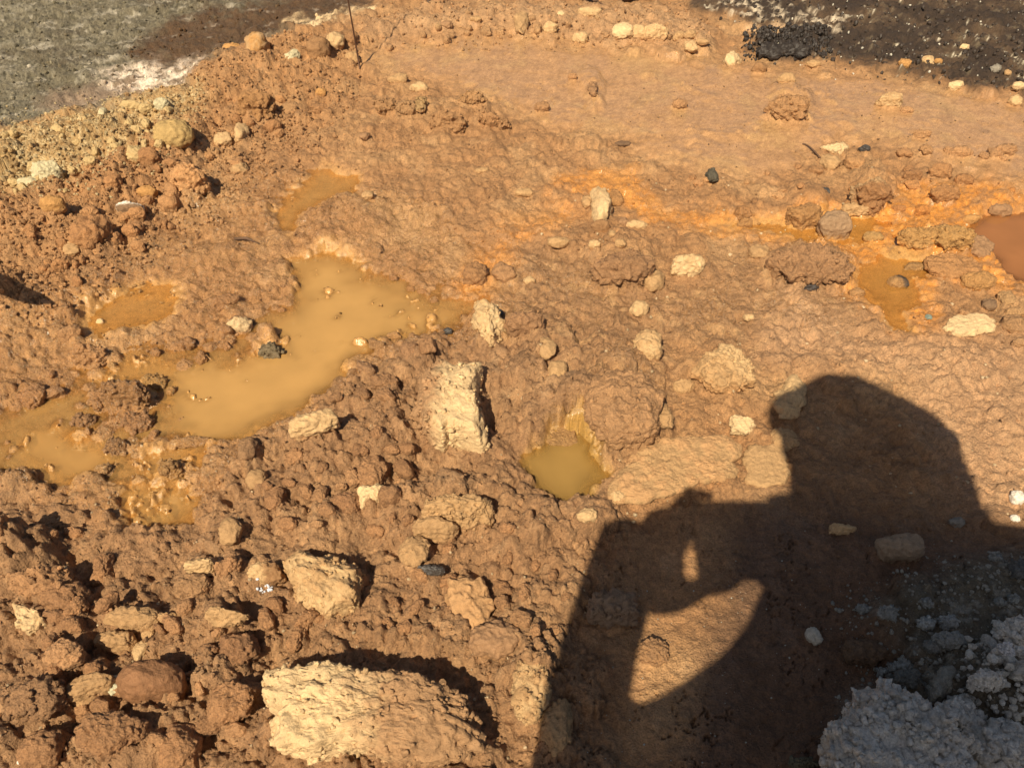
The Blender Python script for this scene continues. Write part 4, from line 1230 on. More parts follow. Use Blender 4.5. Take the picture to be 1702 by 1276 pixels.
S('yellow_shard', 'stone', 'yellow shard above the greenish rock', 100, 225, 27, 17, 'yellow', .5, .7, rot=-25)
S('yellow_stone', 'stone', 'upright pale yellow crumb on the crest of the bank', 170, 189, 14, 19, 'green', .9, .6)
S('yellow_stone', 'stone', 'long pale yellow stone on the crest of the bank', 224, 190, 36, 15, 'yellow', .6, .5)
S('yellow_stone', 'stone', 'yellow-green stone above the smooth tan boulder', 273, 187, 24, 22, 'green', .6, .5)
S('streaked_stone', 'stone', 'grey-brown stone with a white streak left of the shallow wet patch', 204, 318, 46, 20, 'greybrown', .55, .4, col2='white', side=(-.3, .9))
S('orange_stone', 'stone', 'smooth orange-brown stone below the long greenish stone', 95, 357, 38, 28, 'orange', .6, .35)
S('brown_boulder', 'rock', 'large smooth brown lump right of the smooth orange-brown stone', 146, 374, 56, 60, 'soil', .6, .35, mat=M_SOIL)
S('tan_stone', 'stone', 'rounded tan stone at the lower left of the large smooth brown lump', 109, 389, 26, 26, 'tan', .6, .4)
S('orange_stone', 'stone', 'dull orange stone left under the big knobbly lump', 236, 295, 32, 20, 'orange', .5, .5)
S('brown_stone', 'stone', 'faceted brown stone right of the big knobbly lump', 399, 275, 28, 24, 'tan', .5, .7)
S('oval_stone', 'stone', 'small brown oval stone in a shallow hollow, upper left', 531, 145, 19, 13, 'orange', .6, .3)
S('rubble_lump', 'clod', 'brown lump among yellow crumbs left of the big knobbly lump', 248, 262, 34, 28, 'soil', .65, .4, lump=.45, mat=M_SOIL)
S('rubble_lump', 'clod', 'knobbly tan lump beneath the smooth tan boulder, left side', 222, 250, 30, 26, 'yellow', .65, .4, lump=.45)

# ---- shaded lower right
S('tan_wedge', 'stone', 'tan wedge stone in the shade under the head', 1400, 878, 46, 26, 'pale', .45, .8)
S('smooth_dome', 'stone', 'smooth domed stone in the shade right of the tan wedge', 1496, 910, 76, 54, (.30, .225, .15), .55, .3, lump=.18)
S('pebble', 'stone', 'greyish stone by the right edge of the shoulder shadow', 1590, 868, 25, 21, 'grey', .6, .5)
S('white_stone', 'stone', 'single whitish pebble standing alone in the shade', 1353, 1057, 27, 32, (.50, .48, .40), .8, .4, dirt=None)
S('white_stone', 'stone', 'white pebble by the sunlit corner at the right edge', 1686, 862, 16, 14, 'white', .6, .4, dirt=None)
GC = (.27, .265, .23)
for (u, v, w, h, c, lab) in [
    (1437, 1011, 21, 18, GC, 'small grey lump farthest left among the shaded grey crumbs'), (1474, 1022, 28, 26, GC, 'knobbly grey lump right of the farthest left grey crumb'),
    (1537, 1005, 15, 17, GC, 'small round grey pebble at the top of the shaded crumbs'), (1540, 1035, 25, 21, (.36, .36, .32), 'grey cauliflower lump under the small round pebble'),
    (1576, 1034, 27, 23, (.34, .34, .31), 'round grey lump right of the cauliflower lump'), (1575, 1068, 48, 32, GC, 'broad grey lump beneath the round grey lump'),
    (1661, 1000, 15, 15, GC, 'left of two round pebbles near the right edge in shade'), (1682, 999, 16, 15, GC, 'right of two round pebbles near the right edge in shade'),
    (1651, 933, 20, 17, GC, 'grey pebble high at the right in the shade'), (1694, 952, 34, 34, (.13, .125, .11), 'dark grey stone at the right edge in the shade'),
    (1512, 1094, 20, 22, GC, 'rounded grey crumb under the soil mound'), (1494, 1101, 22, 18, GC, 'grey crumb left of the rounded grey crumb'),
    (1472, 1114, 22, 17, GC, 'grey crumb farthest down left of the row under the soil mound'), (1498, 1136, 54, 38, (.15, .145, .12), 'dark grey-brown clod above the big grey rock'),
    (1548, 1078, 26, 24, (.2, .19, .16), 'dim grey crumb below the broad grey lump')]:
    S('grey_lump', 'clod', lab, u, v, w, h, c, .65, .3, lump=.45, mat=M_CRUST, fine=1.8, group='grey crumbs in the shade')
S('soil_mound', 'clod', 'olive-brown soil mound in the middle of the shaded corner', 1452, 1062, 82, 46, (.15, .12, .07), .4, .3, lump=.35, mat=M_SOIL)
S('angular_rock', 'rock', 'angular grey-brown rock leaning above the big grey rock', 1560, 1138, 54, 66, (.25, .23, .18), .7, .85, rot=30, mat=M_CRUST, poly=[(1537, 1165), (1545, 1125), (1562, 1108), (1588, 1116), (1582, 1140), (1560, 1168), (1543, 1174)])
A1, A2 = (.66, .60, .50), (.44, .40, .33)
S('grey_rock', 'rock', 'big pale grey crusted rock, largest in the bottom right corner', 1485, 1222, 240, 140, A1, .55, .5, lump=.30, fine=1.3, gran=(.011, .0055), col2=A2, mat=M_CRUST, dirt=None,
  poly=[(1365, 1245), (1382, 1215), (1412, 1195), (1430, 1160), (1475, 1150), (1520, 1168), (1560, 1198), (1598, 1222), (1608, 1276), (1590, 1320), (1480, 1330), (1380, 1310)])
S('grey_rock', 'rock', 'pale grey crusted rock right of the biggest grey rock at the bottom', 1650, 1250, 120, 90, A1, .6, .5, lump=.35, fine=1.3, gran=(.011, .0055), col2=A2, mat=M_CRUST, dirt=None)
S('grey_rock', 'rock', 'smooth pale boulder at the right edge near the bottom', 1694, 1222, 56, 60, (.5, .5, .47), .7, .25, lump=.15, dirt=None)
S('grey_rock', 'rock', 'large grey boulder at the right edge above the crusted rocks', 1696, 1062, 64, 62, A1, .7, .4, lump=.4, fine=2.4, mat=M_CRUST, dirt=None)
S('grey_rock', 'rock', 'brownish boulder behind the biggest grey rock, to its upper right', 1604, 1186, 62, 56, (.16, .15, .11), .6, .4, lump=.35, fine=2, mat=M_CRUST)
for (u, v, w, h, c, lab) in [
    (1656, 1104, 22, 26, (.68, .64, .58), 'small bright rounded stone atop the grey rubble'), (1640, 1134, 52, 28, A1, 'long pale grey stone under the small bright rounded stone'),
    (1684, 1134, 36, 34, A2, 'grey stone right of the long pale grey stone'), (1652, 1188, 24, 22, A2, 'round grey pebble between the boulders in the rubble'),
    (1640, 1204, 30, 22, A2, 'grey pebble lower left of the round grey pebble in the rubble'), (1672, 1192, 34, 30, A2, 'crusted grey pebble left of the smooth pale boulder'),
    (1640, 1082, 22, 40, A2, 'upright grey stone on the left shoulder of the rubble'), (1676, 1104, 26, 24, A1, 'grey crumb right of the small bright rounded stone'),
    (1590, 1228, 30, 30, A1, 'rounded lump on the right flank of the biggest grey rock'), (1408, 1202, 18, 22, (.68, .66, .62), 'pale bluish pebble on the left shoulder of the biggest grey rock'),
    (1340, 1268, 50, 24, (.14, .12, .07), 'olive-brown clod at the bottom edge left of the biggest grey rock'), (1608, 1150, 36, 22, A2, 'grey crumb between the angular rock and the long pale stone')]:
    S('rubble_stone', 'stone', lab, u, v, w, h, c, .7, .35, lump=.4, mat=M_CRUST, fine=1.6, dirt=None, group='grey rubble stones in the corner')

# ---- clods one can pick apart, scattered as the zones of the photograph have them
rs = np.random.RandomState(11)
ZONES = [('mud_clod', 'clods in the crumbly bank', 'brown mud clod in the crumbly bank at the upper left', [(40, 380), (200, 290), (380, 160), (520, 120), (560, 200), (420, 280), (200, 430), (60, 470)], 46, (14, 30), 'soil', .7, M_SOIL, .30),
         ('mud_clod', 'clods of the foreground', 'brown mud clod in the lower left foreground', [(20, 880), (340, 860), (560, 1040), (430, 1090), (420, 1260), (20, 1270)], 46, (22, 50), 'soil', .65, M_SOIL, .32),
         ('mud_clod', 'clods between pool and block', 'brown mud clod between the largest puddle and the cream block', [(420, 740), (560, 670), (680, 720), (700, 850), (560, 900), (430, 850)], 34, (20, 42), 'soil', .6, M_SOIL, .32),
         ('mud_clod', 'clods above the arm shadow', 'brown mud clod between the blue-black rock and the arm shadow', [(660, 880), (960, 880), (930, 1080), (840, 1060), (640, 1050)], 22, (18, 38), 'soil', .5, M_SOIL, .3),
         ('yellow_crumb', 'yellow crumbs of the bank', 'yellowish crumb in the pale crumbly part of the bank', [(0, 240), (240, 180), (330, 165), (300, 240), (120, 320), (0, 340)], 44, (9, 22), 'yellow', .75, M_ROCK, .4),
         ('wet_clod', 'wet clods by the pools', 'small wet clod in the shallow water at the left', [(20, 600), (200, 560), (420, 540), (290, 720), (180, 790), (30, 700)], 34, (13, 26), 'brown', .6, M_SOIL, .4),
         ('muddy_clod', 'clods on the right mud flat', 'small muddy clod on the mud flat at the right', [(1100, 300), (1680, 230), (1690, 330), (1480, 330), (1200, 340)], 24, (12, 26), 'soil', .5, M_SOIL, .35),
         ('rim_clod', 'clods along the top rim', 'small clod in the rim above the silt', [(610, 70), (800, 20), (1120, 40), (1110, 70), (860, 52), (640, 80)], 30, (9, 18), 'tan', .7, M_SOIL, .4)]
NAMED = [l for l in LAND if 4 <= len(l[3].split()) <= 13 and l[2] >= 20]
USED = {l[3] for l in LAND}


def own_label(kind, u, v, w):
    near = sorted(NAMED, key=lambda l: (l[0] - u) ** 2 + (l[1] - v) ** 2 - l[2] ** 2)[:8]
    size = 'tiny' if w < 13 else 'small' if w < 22 else 'middling' if w < 32 else 'large'
    for far in ('', 'farther '):
        for lu, lv, lw, ll in near:
            dx, dy = u - lu, v - lv
            ang = math.degrees(math.atan2(-dy, dx)) % 360
            word = ['right of', 'upper right of', 'above', 'upper left of', 'left of', 'lower left of', 'below', 'lower right of'][int((ang + 22.5) // 45) % 8]
            short = ll.split(',')[0]
            if len(short.split()) > 9:
                continue
            for t in (f'{kind} {far}{word} the {short}', f'{size} {kind} {far}{word} the {short}'):
                if t not in USED and len(t.split()) <= 16:
                    USED.add(t)
                    return t
    return f'{size} {kind} near the {near[0][3].split(",")[0]}'


for nm, grp, lab, poly, cnt, (w0, w1), col, hr, mt, lp in ZONES:
    P = np.array(poly, float)
    k = 0
    if nm == 'mud_clod':
        lab = 'mud clod'
    while k < cnt:
        u, v = rs.uniform(P[:, 0].min(), P[:, 0].max()), rs.uniform(P[:, 1].min(), P[:, 1].max())
        if _poly_sd(poly, np.array([[u]], np.float32), np.array([[v]], np.float32))[0, 0] < 0:
            continue
        k += 1
        w = w0 + (w1 - w0) * rs.rand() ** 1.7
        S(nm, 'clod', own_label(nm.replace('_', ' '), u, v, w), u, v, w, w * rs.uniform(.6, .9), col, hr * rs.uniform(.8, 1.1), rs.uniform(.2, .6), rot=rs.uniform(0, 360), lump=lp, mat=mt, group=grp, wet=.7 if nm == 'wet_clod' else .2)

for (u, v) in [(640, 486), (684, 488), (700, 474), (655, 470), (722, 505), (560, 520), (500, 540), (470, 520)]:
    S('wet_nub', 'clod', own_label('glossy mud nub', u, v, 15), u, v, 15, 10, 'brown', .6, .3, wet=.9, mat=M_SOIL, group='glossy nubs in the pool')


# ------------------------------------------------------------------ mud pressed up round the stones, then the ground itself
for (px, py, a, b, rot, zg, c, sd, soil) in SKIRT:
    L = local(px, py, max(a, b) * 1.7)
    if L is None:
        continue
    cr, sr = math.cos(R(rot)), math.sin(R(rot))
    dx, dy = X[L] - px, Y[L] - py
    q = np.hypot((cr * dx + sr * dy) / a, (-sr * dx + cr * dy) / b)
    t = np.clip(1 - (q - .75) / (.62 if soil else .42), 0, 1)
    rise = c * (.26 if soil else .20) * t * t * (3 - 2 * t) * np.clip(.8 + 1.6 * f3[L] + .8 * f4[L], .1, 1.6)
    top = np.minimum(Z[L] + rise, np.maximum(Z[L], zg + c * .55))
    Z[L] = np.where(WATER[L] > .5, Z[L] + .35 * (top - Z[L]), top)
ground = make_ground()


# ---- white-blue crystals beside the tan wedge
rs = np.random.RandomState(5)
d, f = ico(1)
vs, fs = [], []
for i in range(70):
    cu, cv = rs.normal(450, 6), rs.normal(985, 10) - (8 if i % 3 == 0 else 0)
    p = G(cu, cv)
    z = ground_z(p[0], p[1])
    r = rs.uniform(.0010, .0032)
    vs.append(d * r * rs.uniform(.7, 1.3, (len(d), 1)) + [p[0], p[1], z + r * .5])
    fs.append(f + len(d) * i)
me = mesh_from('crystal_crumbs', np.vstack(vs), np.vstack(fs), np.full((70 * len(d), 3), .74) * np.array([.93, .97, 1.06]), np.full(70 * len(d), .9), False, M_ROCK)
o = new_obj('crystal_crumbs', me, kind='stuff')
o['label'] = 'white bluish crystal crumbs beside the notched cream block'


def scatter(name, label, poly, cnt, r0, r1, col, mat, sd, soil=False, lift=.35):
    """grains too many and too small to pick apart: one object"""
    rs = np.random.RandomState(sd)
    P = np.array(poly, float)
    d, f = ico(1)
    u = rs.uniform(P[:, 0].min(), P[:, 0].max(), cnt * 4)
    v = rs.uniform(P[:, 1].min(), P[:, 1].max(), cnt * 4)
    ok = _poly_sd(poly, u[None].astype(np.float32), v[None].astype(np.float32))[0] > rs.uniform(-60, 5, cnt * 4)
    u, v = u[ok][:cnt], v[ok][:cnt]
    n = len(u)
    vs = np.zeros((n, len(d), 3))
    cs = np.zeros((n, len(d), 3))
    for i in range(n):
        p = G(u[i], v[i])
        z = ground_z(p[0], p[1])
        r = r0 + (r1 - r0) * rs.rand() ** 3
        vs[i] = d * r * rs.uniform(.7, 1.25, (len(d), 1)) * rs.uniform(.6, 1.1, (1, 3)) + [p[0], p[1], z + r * lift]
        cs[i] = (soil_at(p[0], p[1]) if soil else np.array(col)) * rs.uniform(.75, 1.2)
    fs = (f[None] + (np.arange(n) * len(d))[:, None, None]).reshape(-1, 3)
    me = mesh_from(name, vs.reshape(-1, 3), fs, np.clip(cs.reshape(-1, 3), .01, .8), np.full(n * len(d), .3), False, mat)
    o = new_obj(name, me, kind='stuff')
    o['label'] = label


scatter('grey_gravel', 'loose grey gravel in the shaded corner', [(1420, 1000), (1560, 960), (1702, 920), (1800, 1276), (1380, 1276), (1430, 1130)], 1800, .0008, .0052, (.27, .25, .20), M_CRUST, 3)
scatter('pale_grit', 'sparse pale grit in the shade', [(1000, 1000), (1600, 880), (1560, 1276), (950, 1276)], 240, .0006, .0022, (.45, .44, .36), M_ROCK, 4)
scatter('yellow_grit', 'yellow crumbs covering the bank', [(-60, 250), (240, 180), (350, 150), (330, 240), (120, 330), (-60, 360)], 3600, .0014, .0065, (.44, .33, .175), M_ROCK, 5)
scatter('brown_grit', 'brown crumbs covering the bank', [(-60, 330), (300, 200), (440, 90), (600, 80), (560, 180), (400, 300), (200, 440), (-60, 560)], 8000, .0018, .009, None, M_SOIL, 6, True)
scatter('white_grit', 'white grit on the dark soil', [(1180, -40), (1800, -40), (1800, 170), (1560, 120), (1330, 80)], 260, .0015, .0065, (.55, .50, .40), M_ROCK, 8)
scatter('dark_grit', 'dark crumbs on the dark soil', [(1180, -60), (1900, -60), (1900, 160), (1560, 100), (1300, 60)], 2200, .002, .012, (.045, .030, .020), M_DARKR, 9)
scatter('mud_grit', 'mud crumbs on the ground', [(0, 250), (600, 100), (860, 200), (1000, 400), (1300, 500), (1000, 900), (960, 1276), (-60, 1276)], 9000, .0010, .0050, None, M_SOIL, 10, True)
scatter('rim_grit', 'crumbs along the top rim', [(600, 80), (700, 10), (1100, 10), (1200, 60), (1180, 80), (860, 60), (650, 90)], 1400, .0015, .009, None, M_SOIL, 12, True)
scatter('grey_crumb_cover', 'crumbs on the grey field', [(-200, -60), (560, -60), (480, 60), (300, 120), (0, 200), (-200, 230)], 1800, .002, .010, (.20, .175, .11), M_CRUST, 13, True)
scatter('black_crumbs', 'loose black crumbs of the heap at the top right', [(1235, 96), (1255, 62), (1300, 52), (1360, 70), (1380, 92), (1320, 104), (1270, 104)], 900, .003, .014, (.030, .021, .015), M_DARKR, 21)
scatter('small_gravel', 'small stones and crumbs on the right mud flat', [(820, 380), (1100, 300), (1702, 300), (1780, 900), (1560, 860), (1340, 600), (1050, 860), (880, 700)], 3200, .0010, .0050, None, M_SOIL, 22, True)
scatter('pale_gravel', 'small pale stones on the right mud flat', [(820, 380), (1100, 300), (1702, 300), (1780, 900), (1560, 860), (1340, 600), (1050, 860), (880, 700)], 420, .0010, .0055, (.50, .37, .22), M_ROCK, 23)
scatter('foreground_gravel', 'small pale crumbs in the foreground mud', [(-60, 830), (560, 640), (1000, 880), (940, 1276), (-60, 1276)], 420, .0010, .0045, (.44, .32, .19), M_ROCK, 24)
scatter('silt_specks', 'dark specks on the smooth silt', [(620, 110), (1100, 90), (1702, 180), (1702, 290), (1280, 290), (800, 170)], 420, .0010, .0045, (.20, .12, .06), M_SOIL, 25)
scatter('grey_rubble', 'pale grey rubble crumbs packed in the corner', [(1610, 1140), (1660, 1080), (1720, 1060), (1800, 1060), (1800, 1300), (1560, 1300), (1600, 1200)], 1100, .0015, .010, (.50, .46, .38), M_CRUST, 26)
n = 0
for o in list(scene.collection.objects):
    if o.type != 'MESH' or 'category' not in o.keys():
        continue
    nm, lb = o.name.split('.')[0], o['label']
    n += 1
    if nm == 'grey_rock' and 'smooth' not in lb:
        crust(o, 1100 if 'biggest' in lb or 'largest' in lb else 500, .0016, .0085, 50 + n, (.60, .55, .46), up=-.3)
    elif nm == 'pale_block':
        crust(o, 420, .0010, .0060, 50 + n, up=-.5)
    elif nm in ('clay_block', 'tall_clod', 'dusty_block', 'pale_rock', 'pale_slab'):
        crust(o, 160, .0008, .0045, 50 + n, up=-.5)
    elif nm in ('craggy_heap', 'mud_mound', 'knobbly_lump', 'craggy_lump', 'craggy_stone', 'wet_lump', 'ridge_lump', 'great_lump', 'brown_lump', 'shaded_lump', 'crusted_lump'):
        crust(o, 110, .0012, .0060, 50 + n, up=-.4)
    elif nm in ('rubble_stone', 'grey_lump'):
        crust(o, 60, .0010, .0040, 50 + n, up=-.3)

# ------------------------------------------------------------------ sticks and the wire stake
def tube(name, pts, rads, mat, sides=8, parent=None, wob=0.0):
    pts = [np.array(p, float) for p in pts]
    n = len(pts)
    vs, fs = [], []
    for i, p in enumerate(pts):
        t = pts[min(i + 1, n - 1)] - pts[max(i - 1, 0)]
        t /= np.linalg.norm(t)
        a = np.cross(t, [0, 0, 1.0] if abs(t[2]) < .9 else [1.0, 0, 0])
        a /= np.linalg.norm(a)
        b = np.cross(t, a)
        for k in range(sides):
            th = 2 * math.pi * k / sides
            r = rads[i] * (1 + wob * math.sin(3 * th + i * 1.7))
            vs.append(p + r * (math.cos(th) * a + math.sin(th) * b))
    for i in range(n - 1):
        for k in range(sides):
            k2 = (k + 1) % sides
            fs.append((i * sides + k, i * sides + k2, (i + 1) * sides + k2, (i + 1) * sides + k))
    me = bpy.data.meshes.new(name)
    me.from_pydata([tuple(v) for v in vs], [], fs + [tuple(range(sides)), tuple(range((n - 1) * sides, n * sides))])
    for p in me.polygons:
        p.use_smooth = True
    me.materials.append(mat)
    return new_obj(name, me, parent)


M_WIRE = plain('rusty_wire', (.12, .06, .035), .6, .6)
M_WOOD = plain('dark_wood', (.075, .045, .028), .8)
M_BARK = plain('brown_twig', (.12, .065, .035), .85)
b = G(599, 120)
b[2] = ground_z(b[0], b[1]) - .03
o = tube('wire_stake', [b, b + [-.004, 0, .12], b + [-.012, .004, .28], b + [-.030, .008, .46], b + [-.034, .008, .62]], [.0032, .003, .0028, .0028, .0026], M_WIRE)
o['label'] = 'thin rusty wire stake standing upright in the silt at the top'
o['category'] = 'stake'
p = G(392, 404)
q = G(432, 410)
z1, z2 = ground_z(p[0], p[1]) + .006, ground_z(q[0], q[1]) + .004
o = tube('twig', [(p[0], p[1], z1), ((p[0] + q[0]) / 2, (p[1] + q[1]) / 2 + .003, max(z1, z2) + .006), (q[0], q[1], z2)], [.004, .0042, .0015], M_BARK)
o['label'] = 'short dark twig lying in the mud above the upper pool'
o['category'] = 'twig'


def stick(name, label, A, B, r, zo, mat=M_WOOD, cat='stick', wob=.08, bend=.01):
    p, q = G(*A), G(*B)
    ps = []
    for i in range(7):
        t = i / 6
        x, y = p[0] * (1 - t) + q[0] * t, p[1] * (1 - t) + q[1] * t
        ps.append((x, y + bend * math.sin(t * 5), zo + max(ground_z(p[0], p[1]), ground_z(q[0], q[1])) + bend * .5 * math.sin(t * 3.1)))
    o = tube(name, ps, [r * (.9 + .15 * math.sin(i * 2.1)) for i in range(7)], mat, 10, None, wob)
    o['label'] = label
    o['category'] = cat


stick('dark_stick', 'dark stick lying along the top edge, left of the middle', (668, 0), (742, 4), .020, .016)
stick('dark_stick', 'dark stick lying along the top edge, right of the middle', (945, 0), (990, 4), .028, .018)
stick('dark_stick', 'longer dark stick at the top edge left of the dark soil', (1030, 7), (1120, -2), .022, .016)
stick('thin_root', 'thin dark root in the mud under the top sticks', (985, 12), (1008, 24), .003, .004, M_BARK, 'root')
stick('thin_twig', 'short twig angled down beside the cream wedge pair', (1332, 246), (1362, 268), .0028, .001, M_BARK, 'twig')
# short post end at the very top with its shadow behind
b = G(714, 22)
b[2] = ground_z(b[0], b[1])
o = tube('wooden_peg', [b + [0, 0, -.02], b + [0, 0, .03], b + [.004, .01, .06]], [.010, .010, .014], M_WOOD, 10)
o['label'] = 'short dark wooden peg standing at the top edge'
o['category'] = 'peg'


def J(u, v, z):
    """the point at height z whose shadow falls on a place of the photograph"""
    g = G(u, v)
    t = z / SUNDIR.z
    return np.array([g[0] + SUNDIR.x * t, g[1] + SUNDIR.y * t, z])


# branch shape added beyond the left edge, unseen, formed to throw the soft shadow
pts = [J(118, 514, .36), J(96, 508, .365), J(78, 502, .37), J(60, 490, .372), J(40, 480, .37), J(10, 476, .36), J(-60, 470, .33), J(-180, 480, .25), J(-300, 520, .12), J(-380, 560, -.05)]
o = tube('shadow_caster', pts, [.004, .016, .020, .023, .019, .010, .011, .014, .016, .017], M_WOOD, 12, None, .12)
o['label'] = 'branch shape added out of view beyond the left edge to cast a soft shadow'
o['category'] = 'shadow caster'
# ------------------------------------------------------------------ the photographer, standing at the camera
M_SKIN = plain('skin', (.42, .25, .17), .55, bump=.1)
M_JACKET = plain('jacket_cloth', (.06, .075, .10), .85, grain=300, bump=.4)
M_TROUSER = plain('trouser_cloth', (.09, .085, .075), .9, grain=300, bump=.4)
M_BOOT = plain('boot_leather', (.05, .035, .025), .6)
M_HAIR = plain('hair', (.035, .02, .012), .5, grain=200, bump=.6)
M_PHONE = plain('phone_shell', (.02, .02, .022), .3)
M_GLASS = plain('phone_glass', (.01, .01, .012), .06)


def limb_mesh(name, segs, mat, parent, voxel=.010, smooth=4):
    """one continuous surface through tapered limbs: segs = [((p, r), (p, r), ...), ...]"""
    d, f = ico(2)
    vs, fs, n = [], [], 0
    for chain_ in segs:
        for (p, r), (q, s) in zip(chain_[:-1], chain_[1:]):
            p, q = np.array(p), np.array(q)
            ax = q - p
            L0 = np.linalg.norm(ax) + 1e-9
            h = d @ (ax / L0)
            v = np.where((h > 0)[:, None], q + d * s, p + d * r)
            vs.append(v)
            fs.append(f + n)
            n += len(d)
    me = bpy.data.meshes.new(name)
    me.from_pydata([tuple(v) for v in np.vstack(vs)], [], [tuple(x) for x in np.vstack(fs).tolist()])
    me.materials.append(mat)
    o = new_obj(name, me, parent)
    m = o.modifiers.new('join', 'REMESH')
    m.mode = 'VOXEL'
    m.voxel_size = voxel
    m.use_smooth_shade = True
    if smooth:
        m = o.modifiers.new('smooth', 'SMOOTH')
        m.iterations = smooth
        m.factor = .5
    return o


A = np.array


def K(u, v, z, rpx):
    """centre and radius of a round limb whose shadow has this place and half width in the photograph"""
    return J(u, v, z), rpx * slant(u, v) / FPX


head, neck = K(1415, 738, 1.58, 84), K(1440, 850, 1.44, 50)
shL, shR = K(1372, 1085, 1.34, 60), K(1730, 990, 1.36, 62)
elL, elR = K(968, 1310, 1.03, 50), K(1490, 1210, 1.06, 50)
wrL, wrR = K(1030, 1000, 1.19, 36), K(1300, 965, 1.21, 36)
chest = ((shL[0] + shR[0]) / 2 + A([0, -.02, -.10]), .15)
hips = (chest[0] + A([.02, -.06, -.42]), .14)
kneeL, kneeR = A([hips[0][0] - .12, hips[0][1] + .02, .48]), A([hips[0][0] + .13, hips[0][1] + .02, .48])
fzL, fzR = ground_z(kneeL[0], kneeL[1] - .04), ground_z(kneeR[0], kneeR[1] - .04)
ankL, ankR = A([kneeL[0] - .01, kneeL[1] - .05, fzL + .09]), A([kneeR[0] + .01, kneeR[1] - .05, fzR + .09])
person = bpy.data.objects.new('person', None)
scene.collection.objects.link(person)
person.location = (hips[0][0], hips[0][1], fzL)
person['label'] = 'person in a dark hooded jacket holding up a phone, whose shadow covers the lower right'
person['category'] = 'person'
off = A(person.location)


def L_(*ps):
    return tuple((A(p) - off, r) for p, r in ps)


hl, hr_ = (hips[0] + A([-.09, 0, -.06]), .10), (hips[0] + A([.09, 0, -.06]), .10)
fL, fR = ankL + A([0, .15, -.06]), ankR + A([0, .15, -.06])
limb_mesh('body', [L_(hips, chest, neck, head), L_(head, K(1345, 705, 1.57, 26)), L_(chest, shL, elL, wrL), L_(chest, shR, elR, wrR),
                   L_(wrL, K(1062, 925, 1.235, 50), K(1094, 912, 1.25, 47), K(1092, 955, 1.235, 46), K(1102, 880, 1.262, 40), K(1130, 862, 1.33, 24)), L_(K(1095, 990, 1.22, 32), K(1128, 1000, 1.222, 20), K(1200, 958, 1.225, 18)),
                   L_(K(1050, 925, 1.235, 48), K(1095, 990, 1.22, 34)),
                   L_(wrR, K(1276, 915, 1.255, 44), K(1225, 925, 1.24, 42), K(1195, 912, 1.245, 42), K(1196, 948, 1.235, 39)),
                   L_(hips, hl, (kneeL, .062), (ankL, .045), (fL, .032)), L_(hips, hr_, (kneeR, .062), (ankR, .045), (fR, .032))], M_SKIN, person, .009)
limb_mesh('jacket', [L_((hips[0] + A([0, 0, -.12]), .19), (hips[0] * .5 + chest[0] * .5, .19), (chest[0], .19), K(1420, 900, 1.40, 112), K(1405, 805, 1.47, 95)),
                     L_((chest[0], .19), K(1400, 985, 1.37, 125), K(1364, 1085, 1.33, 128), K(1252, 1165, 1.23, 84), K(1120, 1245, 1.12, 82), K(960, 1312, 1.03, 86), K(980, 1160, 1.11, 67), K(1008, 1040, 1.17, 66), K(1034, 950, 1.215, 60), K(1036, 905, 1.24, 48)),
                     L_((chest[0], .19), K(1600, 965, 1.38, 112), K(1735, 990, 1.36, 118), K(1490, 1210, 1.06, 90), K(1345, 1045, 1.16, 70), K(1318, 975, 1.20, 52)),
                     L_((chest[0], .19), K(1300, 1230, 1.08, 95), (hips[0] + A([-.06, .02, -.05]), .20)), L_(K(1300, 1230, 1.08, 100), K(1210, 1330, 1.0, 110)),
                     L_(K(1420, 900, 1.40, 112), K(1600, 965, 1.38, 112))], M_JACKET, person, .012)
limb_mesh('hood', [L_(K(1600, 960, 1.40, 110), K(1530, 862, 1.46, 112), K(1490, 755, 1.53, 114), K(1412, 724, 1.59, 122)), L_(K(1405, 805, 1.47, 94), K(1490, 755, 1.53, 100))], M_JACKET, person, .010)
limb_mesh('cap_brim', [L_(K(1400, 705, 1.60, 70), K(1324, 694, 1.60, 51))], M_JACKET, person, .008)
limb_mesh('trousers', [L_((hips[0], .155), (hl[0], .12), (kneeL, .082), (ankL + A([0, 0, .04]), .075)), L_((hips[0], .155), (hr_[0], .12), (kneeR, .082), (ankR + A([0, 0, .04]), .075))], M_TROUSER, person, .012)
for an in (ankL, ankR):
    limb_mesh('boot', [L_((an + A([0, -.02, .10]), .06), (an + A([0, -.02, -.03]), .058), (an + A([0, .08, -.045]), .048), (an + A([0, .18, -.055]), .038))], M_BOOT, person, .008)
# axes of the phone: right, up and back of the camera
cr_, cu_, cb_ = A([1, 0, 0]), A([0, sP, cP]), A([0, -cP, sP])
lens = A([0, 0, H])


def C_(r, u, b):
    return lens + cr_ * r + cu_ * u + cb_ * b


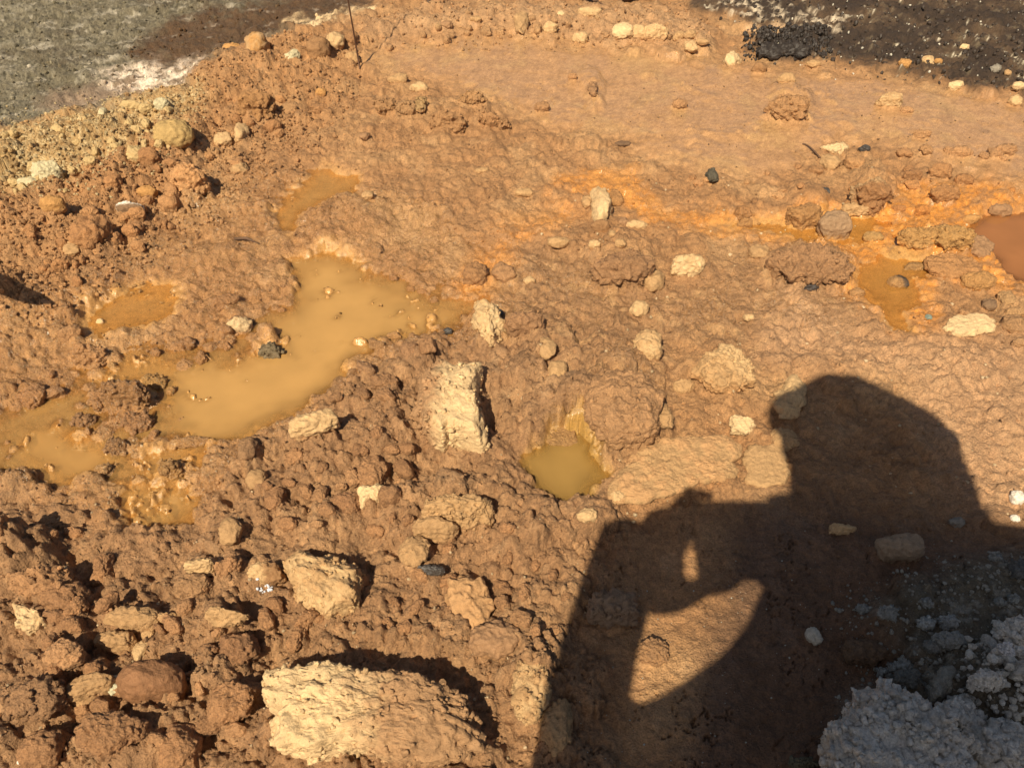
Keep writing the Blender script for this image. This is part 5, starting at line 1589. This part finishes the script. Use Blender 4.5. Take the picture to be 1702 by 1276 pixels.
# fingers: each its own short bent chain rooted in the palm
def fingers(palm, tips, mids, r=.0110):
    for t, m in zip(tips, mids):
        pm = palm * .5 + m * .5
        limb_mesh('finger', [L_((palm, r * 1.3), (pm, r * 1.15), (m, r * 1.05), (m * .45 + t * .55, r), (t, r * .85))], M_SKIN, person, .0025, 2)


fingers(K(1085, 900, 1.255, 1)[0], [C_(-.012, .028, .012), C_(-.034, .012, .014), C_(-.036, -.004, .016), C_(-.038, -.020, .018), C_(-.016, -.040, .026)],
        [C_(-.055, .036, .02), C_(-.075, .018, .02), C_(-.077, .000, .02), C_(-.075, -.018, .02), C_(-.060, -.048, .036)])
fingers(K(1280, 905, 1.26, 1)[0], [C_(.112, .020, .002), C_(.118, .004, .002), C_(.120, -.012, .002), C_(.116, -.028, .004), C_(.100, -.045, .030)],
        [C_(.138, .022, .010), C_(.144, .004, .010), C_(.144, -.014, .010), C_(.140, -.032, .012), C_(.125, -.052, .035)])
# the phone, lens at its upper left corner


def box_mesh(name, lo, hi, mat, parent, bev=.003):
    bm = bmesh.new()
    vs = []
    for k in range(8):
        r, u, b = (hi[0] if k & 1 else lo[0]), (hi[1] if k & 2 else lo[1]), (hi[2] if k & 4 else lo[2])
        vs.append(bm.verts.new(tuple(C_(r, u, b) - lens)))
    for q in ((0, 2, 3, 1), (4, 5, 7, 6), (0, 1, 5, 4), (2, 6, 7, 3), (0, 4, 6, 2), (1, 3, 7, 5)):
        bm.faces.new([vs[i] for i in q])
    bmesh.ops.bevel(bm, geom=bm.edges[:], offset=bev, segments=3, affect='EDGES')
    me = bpy.data.meshes.new(name)
    bm.to_mesh(me)
    bm.free()
    me.materials.append(mat)
    return new_obj(name, me, parent)


phone = bpy.data.objects.new('phone', None)
scene.collection.objects.link(phone)
phone.location = tuple(lens)
phone['label'] = 'dark phone held out sideways at chest height by the photographer'
phone['category'] = 'phone'
box_mesh('phone_case', (-.052, -.062, .006), (.134, .018, .0145), M_PHONE, phone)
box_mesh('phone_screen', (-.027, -.059, .0147), (.127, .015, .0152), M_GLASS, phone, .0001)
box_mesh('camera_bump', (-.010, -.020, .0042), (.010, .012, .0058), M_PHONE, phone, .0006)
